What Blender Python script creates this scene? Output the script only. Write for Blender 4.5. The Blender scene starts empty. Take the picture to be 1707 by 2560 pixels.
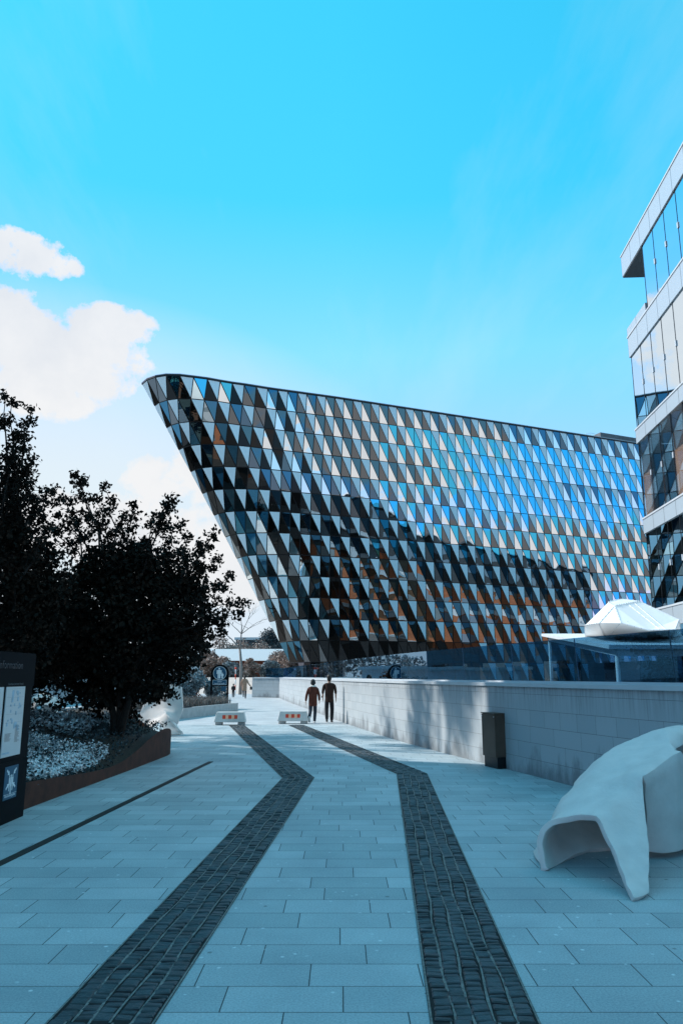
import bpy, bmesh, math, random
from mathutils import Vector, Matrix, noise
random.seed(7)
R = random.Random(11)
C = bpy.context.scene.collection
sc = bpy.context.scene
rad = math.radians

# ------------------------------------------------------------------ camera model (pixels of the 1707x2560 photo -> world)
F = 1919.0; TH = rad(12.06); CH = 1.75
ct, st = math.cos(TH), math.sin(TH)
def ray(px, py):
    u = (px-853.5)/F; v = -(py-1280)/F
    return (u, ct - v*st, st + v*ct)
def gz(px, py, z=0.0):
    d = ray(px, py); t = (z-CH)/d[2]
    return Vector((d[0]*t, d[1]*t, z))
def gy(px, py, Y):
    d = ray(px, py); t = Y/d[1]
    return Vector((d[0]*t, Y, CH+d[2]*t))
def gx(px, py, X):
    d = ray(px, py); t = X/d[0]
    return Vector((X, d[1]*t, CH+d[2]*t))

# ------------------------------------------------------------------ mesh helpers
class MB:
    def __init__(s): s.v = []; s.f = []; s.m = []; s.sm = []
    def add(s, vs, fs, mi=0, smooth=False):
        b = len(s.v); s.v += [tuple(p) for p in vs]
        for f in fs: s.f.append([b+i for i in f]); s.m.append(mi); s.sm.append(smooth)
        return s
    def box(s, x0, x1, y0, y1, z0, z1, mi=0, M=None):
        vs = [Vector((x, y, z)) for z in (z0, z1) for (x, y) in ((x0,y0),(x1,y0),(x1,y1),(x0,y1))]
        if M is not None: vs = [M @ v for v in vs]
        return s.add(vs, [(3,2,1,0),(4,5,6,7),(0,1,5,4),(1,2,6,5),(2,3,7,6),(3,0,4,7)], mi)
    def prism(s, poly, d, mi=0):
        # poly: list of Vectors, d: extrusion vector
        n = len(poly); vs = [Vector(p) for p in poly] + [Vector(p)+Vector(d) for p in poly]
        fs = [tuple(range(n-1,-1,-1)), tuple(range(n, 2*n))] + [(i,(i+1)%n,n+(i+1)%n,n+i) for i in range(n)]
        return s.add(vs, fs, mi)
    def tube(s, pts, rs, n=8, mi=0, cap=True, smooth=True, sq=1.0):
        pts = [Vector(p) for p in pts]
        if not hasattr(rs, '__len__'): rs = [rs]*len(pts)
        vs = []; prev = None
        for i, p in enumerate(pts):
            a = pts[max(i-1,0)]; b = pts[min(i+1,len(pts)-1)]
            d = (b-a).normalized() if (b-a).length > 1e-9 else Vector((0,0,1))
            if prev is None:
                up = Vector((0,0,1)) if abs(d.z) < .9 else Vector((1,0,0))
                x = d.cross(up).normalized()
            else:
                x = (prev - d*prev.dot(d)).normalized()
            prev = x; y = d.cross(x)
            for k in range(n):
                t = 2*math.pi*k/n
                vs.append(p + x*(math.cos(t)*rs[i]) + y*(math.sin(t)*rs[i]*sq))
        fs = []
        for i in range(len(pts)-1):
            for k in range(n):
                fs.append((i*n+k, i*n+(k+1)%n, (i+1)*n+(k+1)%n, (i+1)*n+k))
        if cap: fs += [tuple(range(n-1,-1,-1)), tuple(range((len(pts)-1)*n, len(pts)*n))]
        return s.add(vs, fs, mi, smooth)
    def ball(s, c, r, n=8, m=6, mi=0, scale=(1,1,1)):
        vs = []; c = Vector(c)
        for i in range(m+1):
            ph = math.pi*i/m
            for k in range(n):
                t = 2*math.pi*k/n
                vs.append(c + Vector((r*scale[0]*math.sin(ph)*math.cos(t), r*scale[1]*math.sin(ph)*math.sin(t), r*scale[2]*math.cos(ph))))
        fs = [(i*n+k, (i+1)*n+k, (i+1)*n+(k+1)%n, i*n+(k+1)%n) for i in range(m) for k in range(n)]
        return s.add(vs, fs, mi, True)
    def build(s, name, mats, parent=None, loc=None):
        me = bpy.data.meshes.new(name)
        me.from_pydata(s.v, [], s.f)
        if not isinstance(mats, (list, tuple)): mats = [mats]
        for m in mats: me.materials.append(m)
        me.polygons.foreach_set('material_index', s.m)
        me.polygons.foreach_set('use_smooth', s.sm)
        me.update()
        o = bpy.data.objects.new(name, me); C.objects.link(o)
        if parent is not None: o.parent = parent
        if loc is not None: o.location = loc
        return o
def local(o, origin):
    """move mesh data so that the object origin is at `origin`"""
    o.data.transform(Matrix.Translation(-Vector(origin))); o.location = Vector(origin); return o
def thing(name, label, cat, loc=(0,0,0), rz=0, group=None):
    o = bpy.data.objects.new(name, None); C.objects.link(o)
    o.empty_display_size = .2
    o.location = loc; o.rotation_euler = (0,0,rz); o['label'] = label; o['category'] = cat
    if group: o['group'] = group
    return o
def tag(o, label, cat, group=None):
    o['label'] = label; o['category'] = cat
    if group: o['group'] = group
    return o
def struct(o): o['kind'] = 'structure'; return o
def stuff(o, label=None, cat=None):
    o['kind'] = 'stuff'
    if label: o['label'] = label; o['category'] = cat
    return o
def setparent(o, p):
    """parent keeping world placement (p is an unrotated empty)"""
    o.parent = p; o.location = o.location - p.location if p.rotation_euler.z == 0 else o.location; return o
def copy_tree(o, parent=None):
    c = o.copy(); C.objects.link(c)
    if parent is not None: c.parent = parent
    for ch in [x for x in bpy.data.objects if x.parent == o]: copy_tree(ch, c)
    return c
def bevel(o, w, seg=2):
    m = o.modifiers.new('bevel', 'BEVEL'); m.width = w; m.segments = seg; m.limit_method = 'ANGLE'; return o

# ------------------------------------------------------------------ materials
def newmat(name):
    m = bpy.data.materials.new(name); m.use_nodes = True
    nt = m.node_tree; b = nt.nodes.get('Principled BSDF')
    return m, nt, b
def N(nt, t, **kw):
    n = nt.nodes.new(t)
    for k, v in kw.items():
        if k.startswith('i_'): n.inputs[k[2:].replace('_',' ')].default_value = v
        else: setattr(n, k, v)
    return n
def coords(nt, scale=(1,1,1), kind='Object'):
    tc = N(nt, 'ShaderNodeTexCoord'); mp = N(nt, 'ShaderNodeMapping')
    mp.inputs['Scale'].default_value = scale
    nt.links.new(tc.outputs[kind], mp.inputs['Vector']); return mp.outputs['Vector']
def ramp(nt, fac, stops):
    r = N(nt, 'ShaderNodeValToRGB'); e = r.color_ramp.elements
    while len(e) < len(stops): e.new(.5)
    for i, (p, c) in enumerate(stops):
        e[i].position = p; e[i].color = (*c, 1) if len(c) == 3 else c
    nt.links.new(fac, r.inputs['Fac']); return r.outputs['Color']
def mixc(nt, fac, a, b, mode='MIX'):
    m = N(nt, 'ShaderNodeMix', data_type='RGBA', blend_type=mode)
    for s, v in ((0, fac), (6, a), (7, b)):
        if hasattr(v, 'links') or hasattr(v, 'is_linked'): nt.links.new(v, m.inputs[s])
        else: m.inputs[s].default_value = v if not isinstance(v, tuple) else ((*v, 1) if len(v) == 3 else v)
    return m.outputs[2]
def noisetex(nt, vec, scale, detail=4, rough=.55):
    n = N(nt, 'ShaderNodeTexNoise'); n.inputs['Scale'].default_value = scale
    n.inputs['Detail'].default_value = detail; n.inputs['Roughness'].default_value = rough
    if vec is not None: nt.links.new(vec, n.inputs['Vector'])
    return n.outputs['Fac']
def addbump(nt, b, h, strength=.3, dist=.02):
    bp = N(nt, 'ShaderNodeBump'); bp.inputs['Strength'].default_value = strength; bp.inputs['Distance'].default_value = dist
    nt.links.new(h, bp.inputs['Height']); nt.links.new(bp.outputs['Normal'], b.inputs['Normal'])
def pm(name, col, rough=.6, metal=0.0, var=.12, scale=8, bump=0.0, bscale=60, spec=.4, kind='Object'):
    m, nt, b = newmat(name)
    v = coords(nt, kind=kind)
    n1 = noisetex(nt, v, scale, 5)
    lo = tuple(max(0, c*(1-var)) for c in col); hi = tuple(min(1, c*(1+var)) for c in col)
    nt.links.new(ramp(nt, n1, [(.3, lo), (.7, hi)]), b.inputs['Base Color'])
    b.inputs['Roughness'].default_value = rough; b.inputs['Metallic'].default_value = metal
    b.inputs['Specular IOR Level'].default_value = spec
    if bump: addbump(nt, b, noisetex(nt, v, bscale, 3), bump, .01)
    return m
def glassmat(name, refl, tint, inner, fac, rough=.0, warp=0.0, trans=None, wscale=.55):
    """coated glass: mirror layer (tinted) over a dark interior, or over see-through when trans is given"""
    m, nt, b = newmat(name)
    nt.nodes.remove(b)
    out = nt.nodes['Material Output']
    g = N(nt, 'ShaderNodeBsdfGlossy'); g.inputs['Color'].default_value = (*tint, 1); g.inputs['Roughness'].default_value = rough
    if trans is None:
        d = N(nt, 'ShaderNodeBsdfDiffuse'); d.inputs['Color'].default_value = (*inner, 1)
    else:
        d = N(nt, 'ShaderNodeBsdfTransparent'); d.inputs['Color'].default_value = (*trans, 1)
    if warp:
        v = coords(nt)
        h = noisetex(nt, v, wscale, 1.0, .4)
        bp = N(nt, 'ShaderNodeBump'); bp.inputs['Strength'].default_value = 1.0; bp.inputs['Distance'].default_value = warp
        nt.links.new(h, bp.inputs['Height']); nt.links.new(bp.outputs['Normal'], g.inputs['Normal'])
    lw = N(nt, 'ShaderNodeLayerWeight'); lw.inputs['Blend'].default_value = .35
    mr = N(nt, 'ShaderNodeMapRange'); mr.inputs['To Min'].default_value = fac; mr.inputs['To Max'].default_value = min(1, fac+.26)
    nt.links.new(lw.outputs['Fresnel'], mr.inputs['Value'])
    mx = N(nt, 'ShaderNodeMixShader')
    nt.links.new(mr.outputs['Result'], mx.inputs['Fac']); nt.links.new(d.outputs[0], mx.inputs[1]); nt.links.new(g.outputs[0], mx.inputs[2])
    nt.links.new(mx.outputs[0], out.inputs['Surface'])
    return m

# paving: granite slabs 0.65 x 0.35 in running bond
def paving_mat(name, c1, c2, mortar, bw, rh, ms, off=.37, freq=2, flecks=True, rough=.62):
    m, nt, b = newmat(name)
    v = coords(nt)
    sp = N(nt, 'ShaderNodeSeparateXYZ'); nt.links.new(v, sp.inputs[0])
    dv = N(nt, 'ShaderNodeMath', operation='DIVIDE'); nt.links.new(sp.outputs['Y'], dv.inputs[0]); dv.inputs[1].default_value = rh
    fl = N(nt, 'ShaderNodeMath', operation='FLOOR'); nt.links.new(dv.outputs[0], fl.inputs[0])
    wn = N(nt, 'ShaderNodeTexWhiteNoise', noise_dimensions='1D'); nt.links.new(fl.outputs[0], wn.inputs['W'])
    sh = N(nt, 'ShaderNodeMath', operation='MULTIPLY'); nt.links.new(fl.outputs[0], sh.inputs[0]); sh.inputs[1].default_value = off*bw
    s2 = N(nt, 'ShaderNodeMath', operation='MULTIPLY_ADD'); nt.links.new(wn.outputs['Value'], s2.inputs[0]); s2.inputs[1].default_value = .22*bw; nt.links.new(sh.outputs[0], s2.inputs[2])
    sx_ = N(nt, 'ShaderNodeMath', operation='ADD'); nt.links.new(sp.outputs['X'], sx_.inputs[0]); nt.links.new(s2.outputs[0], sx_.inputs[1])
    cv = N(nt, 'ShaderNodeCombineXYZ'); nt.links.new(sx_.outputs[0], cv.inputs['X']); nt.links.new(sp.outputs['Y'], cv.inputs['Y'])
    br = N(nt, 'ShaderNodeTexBrick'); nt.links.new(cv.outputs[0], br.inputs['Vector'])
    br.offset = 0; br.offset_frequency = 2
    br.inputs['Scale'].default_value = 1.0; br.inputs['Brick Width'].default_value = bw; br.inputs['Row Height'].default_value = rh
    br.inputs['Mortar Size'].default_value = ms; br.inputs['Mortar Smooth'].default_value = .3; br.inputs['Bias'].default_value = 0
    br.inputs['Color1'].default_value = (*c1, 1); br.inputs['Color2'].default_value = (*c2, 1); br.inputs['Mortar'].default_value = (*mortar, 1)
    n1 = noisetex(nt, v, 75, 5, .75)
    c = mixc(nt, 1.0, br.outputs['Color'], ramp(nt, n1, [(.3, (.66,.68,.70)), (.7, (1.30,1.30,1.28))]), 'MULTIPLY')
    n2 = noisetex(nt, v, 1.1, 6, .6)
    c = mixc(nt, 1.0, c, ramp(nt, n2, [(.3, (.84,.84,.86)), (.72, (1.12,1.11,1.1))]), 'MULTIPLY')
    if flecks:
        vo = N(nt, 'ShaderNodeTexVoronoi'); vo.inputs['Scale'].default_value = 8; nt.links.new(v, vo.inputs['Vector'])
        mk = N(nt, 'ShaderNodeMath', operation='MULTIPLY'); nt.links.new(ramp(nt, vo.outputs['Distance'], [(.07, (.75,.75,.75)), (.13, (0,0,0))]), mk.inputs[0]); nt.links.new(ramp(nt, noisetex(nt, v, 5, 3), [(.45,(0,0,0)),(.6,(1,1,1))]), mk.inputs[1])
        c = mixc(nt, mk.outputs[0], c, (.78,.80,.80))
        vd = N(nt, 'ShaderNodeTexVoronoi'); vd.inputs['Scale'].default_value = 2.3; nt.links.new(v, vd.inputs['Vector'])
        c = mixc(nt, ramp(nt, vd.outputs['Distance'], [(.03, (.6,.6,.6)), (.05, (0,0,0))]), c, (.06,.06,.06))
    nt.links.new(c, b.inputs['Base Color']); b.inputs['Roughness'].default_value = rough; b.inputs['Specular IOR Level'].default_value = .35
    hh = N(nt, 'ShaderNodeMath', operation='MULTIPLY_ADD'); nt.links.new(br.outputs['Fac'], hh.inputs[0]); hh.inputs[1].default_value = -1.2
    nt.links.new(n1, hh.inputs[2]); addbump(nt, b, hh.outputs[0], .35, .004)
    return m

M = {}
M['paving'] = paving_mat('granite_paving', (.30,.355,.375), (.41,.465,.485), (.045,.05,.055), .66, .35, .0042)
M['path'] = paving_mat('concrete_path', (.41,.43,.445), (.43,.45,.46), (.33,.35,.36), 2.4, 2.4, .004, flecks=False)
M['ground'] = pm('distant_ground', (.10,.10,.095), .9, var=.3, scale=.3)
M['sett'] = pm('basalt_sett', (.030,.036,.042), .5, var=.6, scale=6, bump=.6, bscale=45, spec=.4)
M['gap'] = pm('sett_gap_dirt', (.012,.012,.012), .95, var=.4, scale=30)
M['mortar'] = pm('sett_mortar', (.17,.168,.16), .9, var=.4, scale=40, bump=.5)
M['corten'] = pm('corten_steel', (.050,.016,.009), .85, var=.4, scale=5, bump=.2)
M['steel_strip'] = pm('rusty_edging', (.014,.010,.008), .8, var=.4, scale=20)
M['soil'] = pm('dark_soil', (.035,.028,.022), .95, var=.5, scale=25, bump=.8)
M['black_metal'] = pm('black_frame_metal', (.012,.013,.015), .35, metal=.3, var=.2)
M['frit'] = pm('white_frit_panel', (.82,.95,.97), .25, var=.015, scale=.6, spec=.5)
M['alu'] = pm('pale_aluminium', (.55,.58,.60), .32, metal=.15, var=.04, scale=2)
M['alu_light'] = pm('light_coping_metal', (.52,.55,.57), .4, var=.05, scale=3)
M['dark_plinth'] = pm('dark_plinth', (.03,.032,.035), .6, var=.2)
M['roofing'] = pm('roof_membrane', (.14,.15,.16), .8, var=.2, scale=2)
M['bronze'] = glassmat('bronze_glass', 1, (.36,.37,.38), (.006,.005,.004), .36, warp=.012)
M['dark_bronze'] = glassmat('dark_bronze_glass', 1, (.34,.33,.33), (.004,.0035,.003), .06, warp=.012)
M['mirror'] = glassmat('pale_mirror_glass', 1, (.95,.95,.94), (.05,.045,.04), .82, warp=.018)
M['teal'] = glassmat('teal_glass', 1, (.14,.38,.56), (.004,.010,.016), .40, warp=.014)
M['azure'] = glassmat('azure_glass', 1, (.08,.64,.98), (.01,.03,.05), .72, warp=.012)
M['rail_glass'] = glassmat('railing_glass', 1, (.55,.80,.98), (0,0,0), .12, warp=.004, trans=(.42,.66,.80))
M['win_glass'] = glassmat('office_glass', 1, (.86,.95,1.0), (0,0,0), .88, warp=.002, trans=(.50,.66,.74))
M['clear_glass'] = glassmat('clear_office_glass', 1, (.85,.92,.96), (0,0,0), .10, warp=.002, trans=(.85,.90,.92))
M['warm_reflection'] = pm('warm_reflection_orange', (.80,.40,.24), .6, var=.12, scale=1.5)
M['dark_win'] = glassmat('dark_window', 1, (.6,.7,.8), (.012,.014,.016), .3, warp=.01)
M['concrete'] = pm('pale_concrete', (.42,.41,.40), .8, var=.12, scale=4, bump=.25)
M['barrier'] = pm('barrier_concrete', (.58,.57,.55), .8, var=.1, scale=6, bump=.2)
M['sculpt'] = pm('cast_white_concrete', (.66,.60,.57), .7, var=.07, scale=5, bump=.35, bscale=35)
M['orange'] = pm('reflector_peach', (.95,.50,.30), .4, var=.03)
M['red'] = pm('reflector_red', (.72,.055,.02), .4, var=.05)
M['dome'] = pm('white_cladding', (.78,.79,.79), .35, var=.03, scale=3)
M['cab'] = pm('brown_cabinet_paint', (.11,.066,.046), .5, var=.35, scale=1.6, bump=.06)
M['signblack'] = pm('sign_black', (.0045,.006,.008), .6, var=.15, spec=.05)
M['signblue'] = pm('sign_blue', (.008,.075,.14), .4, var=.05)
M['signwhite'] = pm('sign_white', (.62,.74,.78), .45, var=.03)
M['paper'] = pm('map_paper', (.50,.56,.58), .35, var=.04, scale=3)
M['mapblue'] = pm('map_print_blue', (.28,.44,.55), .4, var=.25, scale=12)
M['ink'] = pm('map_ink', (.07,.09,.10), .5, var=.1)
M['bark'] = pm('dark_bark', (.020,.016,.013), .9, var=.4, scale=18, bump=.5)
M['bark_pale'] = pm('pale_bark', (.26,.23,.21), .9, var=.25, scale=8)
M['brick_red'] = pm('red_brown_boards', (.20,.062,.035), .85, var=.25, scale=2)
M['terracotta'] = None
M['roof_pale'] = pm('pale_roof', (.50,.51,.52), .6, var=.08)
M['render'] = pm('beige_render', (.55,.48,.43), .85, var=.08, scale=.8)
M['skin'] = pm('skin', (.42,.25,.18), .55, var=.05)
M['hair'] = pm('dark_hair', (.022,.016,.013), .6, var=.2)
M['beanie'] = pm('black_knit', (.025,.026,.028), .9, var=.2, scale=60)
M['rust'] = pm('rust_jacket', (.080,.019,.010), .85, var=.2, scale=9)
M['brownknit'] = pm('brown_sweater', (.034,.015,.010), .9, var=.2, scale=12)
M['denim'] = pm('dark_denim', (.022,.034,.05), .85, var=.2)
M['black_cloth'] = pm('black_trousers', (.012,.013,.016), .85, var=.2)
M['white_shoe'] = pm('white_shoe', (.75,.75,.75), .5, var=.04)
M['black_shoe'] = pm('black_shoe', (.012,.012,.013), .4, var=.1)
M['fleece'] = pm('pale_hood_lining', (.62,.60,.56), .95, var=.1)
M['camel'] = pm('camel_coat', (.36,.22,.15), .85, var=.1)
M['pole_white'] = pm('pole_white', (.75,.73,.72), .5, var=.05)

def leafmat(name, stops, rough=.6, trans=.25):
    m, nt, b = newmat(name)
    gi = N(nt, 'ShaderNodeObjectInfo')
    v = coords(nt)
    n = noisetex(nt, v, 1.7, 4, .65)
    wn = N(nt, 'ShaderNodeTexWhiteNoise', noise_dimensions='3D')
    sn = N(nt, 'ShaderNodeVectorMath', operation='SNAP'); sn.inputs[1].default_value = (.09,.09,.09)
    nt.links.new(v, sn.inputs[0]); nt.links.new(sn.outputs[0], wn.inputs['Vector'])
    ad = N(nt, 'ShaderNodeMath', operation='ADD'); nt.links.new(n, ad.inputs[0])
    mu = N(nt, 'ShaderNodeMath', operation='MULTIPLY_ADD'); nt.links.new(wn.outputs['Value'], mu.inputs[0]); mu.inputs[1].default_value = .4; mu.inputs[2].default_value = -.2
    nt.links.new(mu.outputs[0], ad.inputs[1])
    c = ramp(nt, ad.outputs[0], stops)
    nt.links.new(c, b.inputs['Base Color']); b.inputs['Roughness'].default_value = rough; b.inputs['Specular IOR Level'].default_value = .06
    return m
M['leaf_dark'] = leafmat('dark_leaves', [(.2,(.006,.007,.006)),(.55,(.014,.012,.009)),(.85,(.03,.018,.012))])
M['leaf_rust'] = leafmat('rust_leaves', [(.25,(.10,.022,.008)),(.75,(.30,.075,.025))])
M['leaf_pink'] = leafmat('pale_pink_foliage', [(.2,(.09,.065,.055)),(.55,(.38,.29,.25)),(.85,(.70,.62,.58))])
M['leaf_grey'] = leafmat('blue_grey_foliage', [(.2,(.06,.08,.09)),(.55,(.24,.30,.33)),(.85,(.58,.66,.70))])
M['leaf_hedge'] = leafmat('dark_blue_hedge', [(.2,(.02,.03,.035)),(.55,(.06,.075,.085)),(.85,(.20,.21,.22))])
M['grass_dry'] = leafmat('dry_grass', [(.2,(.06,.06,.06)),(.55,(.20,.18,.165)),(.85,(.42,.38,.35))])
M['flower'] = leafmat('white_flowers', [(.2,(.45,.5,.52)),(.55,(.68,.72,.74)),(.85,(.8,.82,.83))])
M['cover'] = leafmat('low_groundcover', [(.2,(.012,.016,.018)),(.55,(.04,.055,.06)),(.85,(.14,.18,.20))])

# wall cladding with courses, rain stains under coping, damp patches at the foot
def wall_mat():
    m, nt, b = newmat('granite_wall_cladding')
    uv = N(nt, 'ShaderNodeUVMap'); uv.uv_map = 'UVMap'
    v = uv.outputs['UV']
    br = N(nt, 'ShaderNodeTexBrick'); nt.links.new(v, br.inputs['Vector'])
    br.offset = .41; br.offset_frequency = 2; br.squash = .62; br.squash_frequency = 3
    br.inputs['Scale'].default_value = 1; br.inputs['Brick Width'].default_value = .86; br.inputs['Row Height'].default_value = .285
    br.inputs['Mortar Size'].default_value = .0032; br.inputs['Mortar Smooth'].default_value = .2; br.inputs['Bias'].default_value = 0
    br.inputs['Color1'].default_value = (.38,.42,.44,1); br.inputs['Color2'].default_value = (.43,.465,.48,1); br.inputs['Mortar'].default_value = (.12,.115,.11,1)
    n1 = noisetex(nt, v, 130, 3, .7)
    c = mixc(nt, 1.0, br.outputs['Color'], ramp(nt, n1, [(.3,(.86,.86,.86)),(.7,(1.1,1.1,1.1))]), 'MULTIPLY')
    sp = N(nt, 'ShaderNodeSeparateXYZ'); nt.links.new(v, sp.inputs[0])
    # rain streaks below the coping
    mp = N(nt, 'ShaderNodeMapping'); mp.inputs['Scale'].default_value = (14,.9,1); nt.links.new(v, mp.inputs['Vector'])
    s1 = noisetex(nt, mp.outputs['Vector'], 1.0, 4, .7)
    mr = N(nt, 'ShaderNodeMapRange'); nt.links.new(sp.outputs['Y'], mr.inputs['Value'])
    mr.inputs['From Min'].default_value = 1.0; mr.inputs['From Max'].default_value = 1.55
    a = N(nt, 'ShaderNodeMath', operation='MULTIPLY'); nt.links.new(mr.outputs['Result'], a.inputs[0])
    nt.links.new(ramp(nt, s1, [(.42,(0,0,0)),(.75,(.8,.8,.8))]), a.inputs[1])
    c = mixc(nt, a.outputs[0], c, (.13,.135,.14))
    # damp patches at the foot
    mp2 = N(nt, 'ShaderNodeMapping'); mp2.inputs['Scale'].default_value = (1.1,.35,1); nt.links.new(v, mp2.inputs['Vector'])
    s2 = noisetex(nt, mp2.outputs['Vector'], 1.0, 9, .68)
    md = N(nt, 'ShaderNodeMath', operation='MULTIPLY_ADD'); nt.links.new(s2, md.inputs[0]); md.inputs[1].default_value = 2.6; md.inputs[2].default_value = -1.0
    sb = N(nt, 'ShaderNodeMath', operation='SUBTRACT'); nt.links.new(md.outputs[0], sb.inputs[0]); nt.links.new(sp.outputs['Y'], sb.inputs[1])
    c = mixc(nt, ramp(nt, sb.outputs[0], [(.0,(0,0,0)),(.09,(.22,.22,.22)),(.30,(.62,.62,.62))]), c, (.09,.095,.10))
    nt.links.new(c, b.inputs['Base Color']); b.inputs['Roughness'].default_value = .6
    hh = N(nt, 'ShaderNodeMath', operation='MULTIPLY_ADD'); nt.links.new(br.outputs['Fac'], hh.inputs[0]); hh.inputs[1].default_value = -1.5
    nt.links.new(n1, hh.inputs[2]); addbump(nt, b, hh.outputs[0], .3, .004)
    return m
M['wall'] = wall_mat()
def brickwork(name, c1, c2, mo, bw=.5, rh=.16):
    m, nt, b = newmat(name); v = coords(nt)
    s = N(nt, 'ShaderNodeSeparateXYZ'); nt.links.new(v, s.inputs[0])
    ad = N(nt, 'ShaderNodeMath', operation='ADD'); nt.links.new(s.outputs['X'], ad.inputs[0]); nt.links.new(s.outputs['Y'], ad.inputs[1])
    cb = N(nt, 'ShaderNodeCombineXYZ'); nt.links.new(ad.outputs[0], cb.inputs['X']); nt.links.new(s.outputs['Z'], cb.inputs['Y'])
    br = N(nt, 'ShaderNodeTexBrick'); nt.links.new(cb.outputs[0], br.inputs['Vector']); br.inputs['Scale'].default_value = 1
    br.inputs['Brick Width'].default_value = bw; br.inputs['Row Height'].default_value = rh; br.inputs['Mortar Size'].default_value = .012
    for k, c in (('Color1',c1),('Color2',c2),('Mortar',mo)): br.inputs[k].default_value = (*c,1)
    nt.links.new(br.outputs['Color'], b.inputs['Base Color']); b.inputs['Roughness'].default_value = .85
    return m
M['terracotta'] = brickwork('terracotta_cladding', (.30,.095,.035), (.37,.12,.045), (.2,.07,.03), 1.2, .4)
M['pale_brick'] = brickwork('clay_cladding', (.66,.36,.23), (.72,.42,.28), (.4,.28,.2), 1.4, .5)
#@@PART2
# ================================================================== SETTING: ground, paving, cobbled strips
g = MB(); g.add([(-900,-300,-.03),(900,-300,-.03),(900,1500,-.03),(-900,1500,-.03)], [(0,1,2,3)])
struct(g.build('ground', M['ground']))
g = MB(); g.add([(-14.9,-20,0),(9,-20,0),(9,29.2,0),(-14.9,29.2,0)], [(0,1,2,3)])
struct(g.build('paving', M['paving']))
g = MB(); g.add([(-40,29.2,0),(9,29.2,0),(9,79.5,0),(-40,79.5,0)], [(0,1,2,3)])
struct(g.build('path', M['path']))

g = MB(); g.add([(p.x+.2,p.y,.0) for p in []] or [(x_,y_,.004) for x_,y_ in ((9.5,-6),(60,-6),(60,70),(-2,70),(-4.2,64.5),(-2.6,53),(-1,42.9),(.9,30.4),(2.4,21.7),(3.4,17.95),(4.6,13.05),(6.2,7.2),(8,0))], [tuple(range(13))])
M['court'] = pm('dark_court_asphalt', (.05,.055,.06), .85, var=.2, scale=1)
struct(g.build('court', M['court']))
def cobble_strip(name, pts, w):
    pts = [Vector((x, y, 0)) for x, y in pts]
    base = MB()
    # offset polyline (mitred)
    def offs(d):
        out = []
        for i, p in enumerate(pts):
            n = []
            if i > 0: t = (pts[i]-pts[i-1]).normalized(); n.append(Vector((t.y, -t.x, 0)))
            if i < len(pts)-1: t = (pts[i+1]-pts[i]).normalized(); n.append(Vector((t.y, -t.x, 0)))
            if len(n) == 2:
                m = (n[0]+n[1]).normalized(); out.append(p + m*(d/m.dot(n[0])))
            else: out.append(p + n[0]*d)
        return out
    a, b = offs(-w/2-.012), offs(w/2+.012)
    vs = [v+Vector((0,0,.004)) for v in a] + [v+Vector((0,0,.004)) for v in b]; n = len(a)
    base.add(vs, [(i, n+i, n+i+1, i+1) for i in range(n-1)], 1)
    lanes = 5
    def wobf(d, j): return .010*math.sin(d*2.3+j*1.9)+.006*math.sin(d*6.1+j)
    for j in range(1, lanes):
        line = offs(-w/2 + w/lanes*j)
        for i in range(len(line)-1):
            p, q = line[i], line[i+1]; ln = (q-p).length; t = (q-p)/ln; s = Vector((t.y,-t.x,0)); k_ = int(ln/.09); vs = []
            for q_ in range(k_+1):
                d = ln*q_/k_; c = p+t*d+s*wobf(d, j); hw = R.uniform(.004,.010)
                vs += [c-s*hw+Vector((0,0,.0075)), c+s*hw+Vector((0,0,.0075))]
            base.add(vs, [(2*a_, 2*a_+1, 2*a_+3, 2*a_+2) for a_ in range(k_)], 2)
    for sg_ in (-1,1):
        line = offs(sg_*(w/2+.004))
        for i in range(len(line)-1):
            p, q = line[i], line[i+1]; t = (q-p).normalized(); s = Vector((t.y,-t.x,0))*.006
            base.add([v_+Vector((0,0,.0072)) for v_ in (p-s,p+s,q+s,q-s)], [(0,1,2,3)], 2)
    lw = w/lanes
    for L in range(lanes):
        line = offs(-w/2 + lw*(L+.5))
        for i in range(len(line)-1):
            p, q = line[i], line[i+1]; ln = (q-p).length; t = (q-p)/ln; s = Vector((t.y, -t.x, 0))
            d = R.uniform(0,.04)
            while d < ln-.03:
                step = R.choice((.055,.062,.07,.078,.09))
                cl = step-.011; cw = lw*.5-.009; sv = Vector((1,0,0))*(1/s.x if abs(s.x) > .3 else 1)
                wob = (wobf(d,L)+wobf(d,L+1))/2+R.uniform(-.003,.003)
                c = p + t*(d+cl/2) + s*wob
                z = R.uniform(.008,.016)
                tl = R.uniform(-.004,.004); tw = R.uniform(-.003,.003)
                lo = []; hi = []
                for (sx, sy) in ((-1,-1),(1,-1),(1,1),(-1,1)):
                    j = Vector((R.uniform(-.004,.004), R.uniform(-.004,.004), 0))
                    b0 = c + sv*(sx*cw) + t*(sy*cl/2) + j
                    lo.append(b0 + Vector((0,0,.001)))
                    hi.append(c + sv*(sx*(cw-.009)) + t*(sy*(cl/2-.008)) + j + Vector((0,0,z+sx*tw+sy*tl)))
                md = []
                for l0, h0 in zip(lo, hi): md.append(Vector((l0.x, l0.y, h0.z-.006)))
                base.add(lo+md+hi, [(0,1,5,4),(1,2,6,5),(2,3,7,6),(3,0,4,7),(4,5,9,8),(5,6,10,9),(6,7,11,10),(7,4,8,11),(8,9,10,11)], 0)
                d += step
    return struct(base.build(name, [M['sett'], M['gap'], M['mortar']]))
cobble_strip('cobbled_strip', [(-1.44,.6),(-1.24,4.41),(-.755,14.15),(-3.81,28.9)], .54)
cobble_strip('cobbled_strip', [(.53,.6),(.74,4.41),(1.285,14.72),(-1.66,29.0)], .545)

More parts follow.
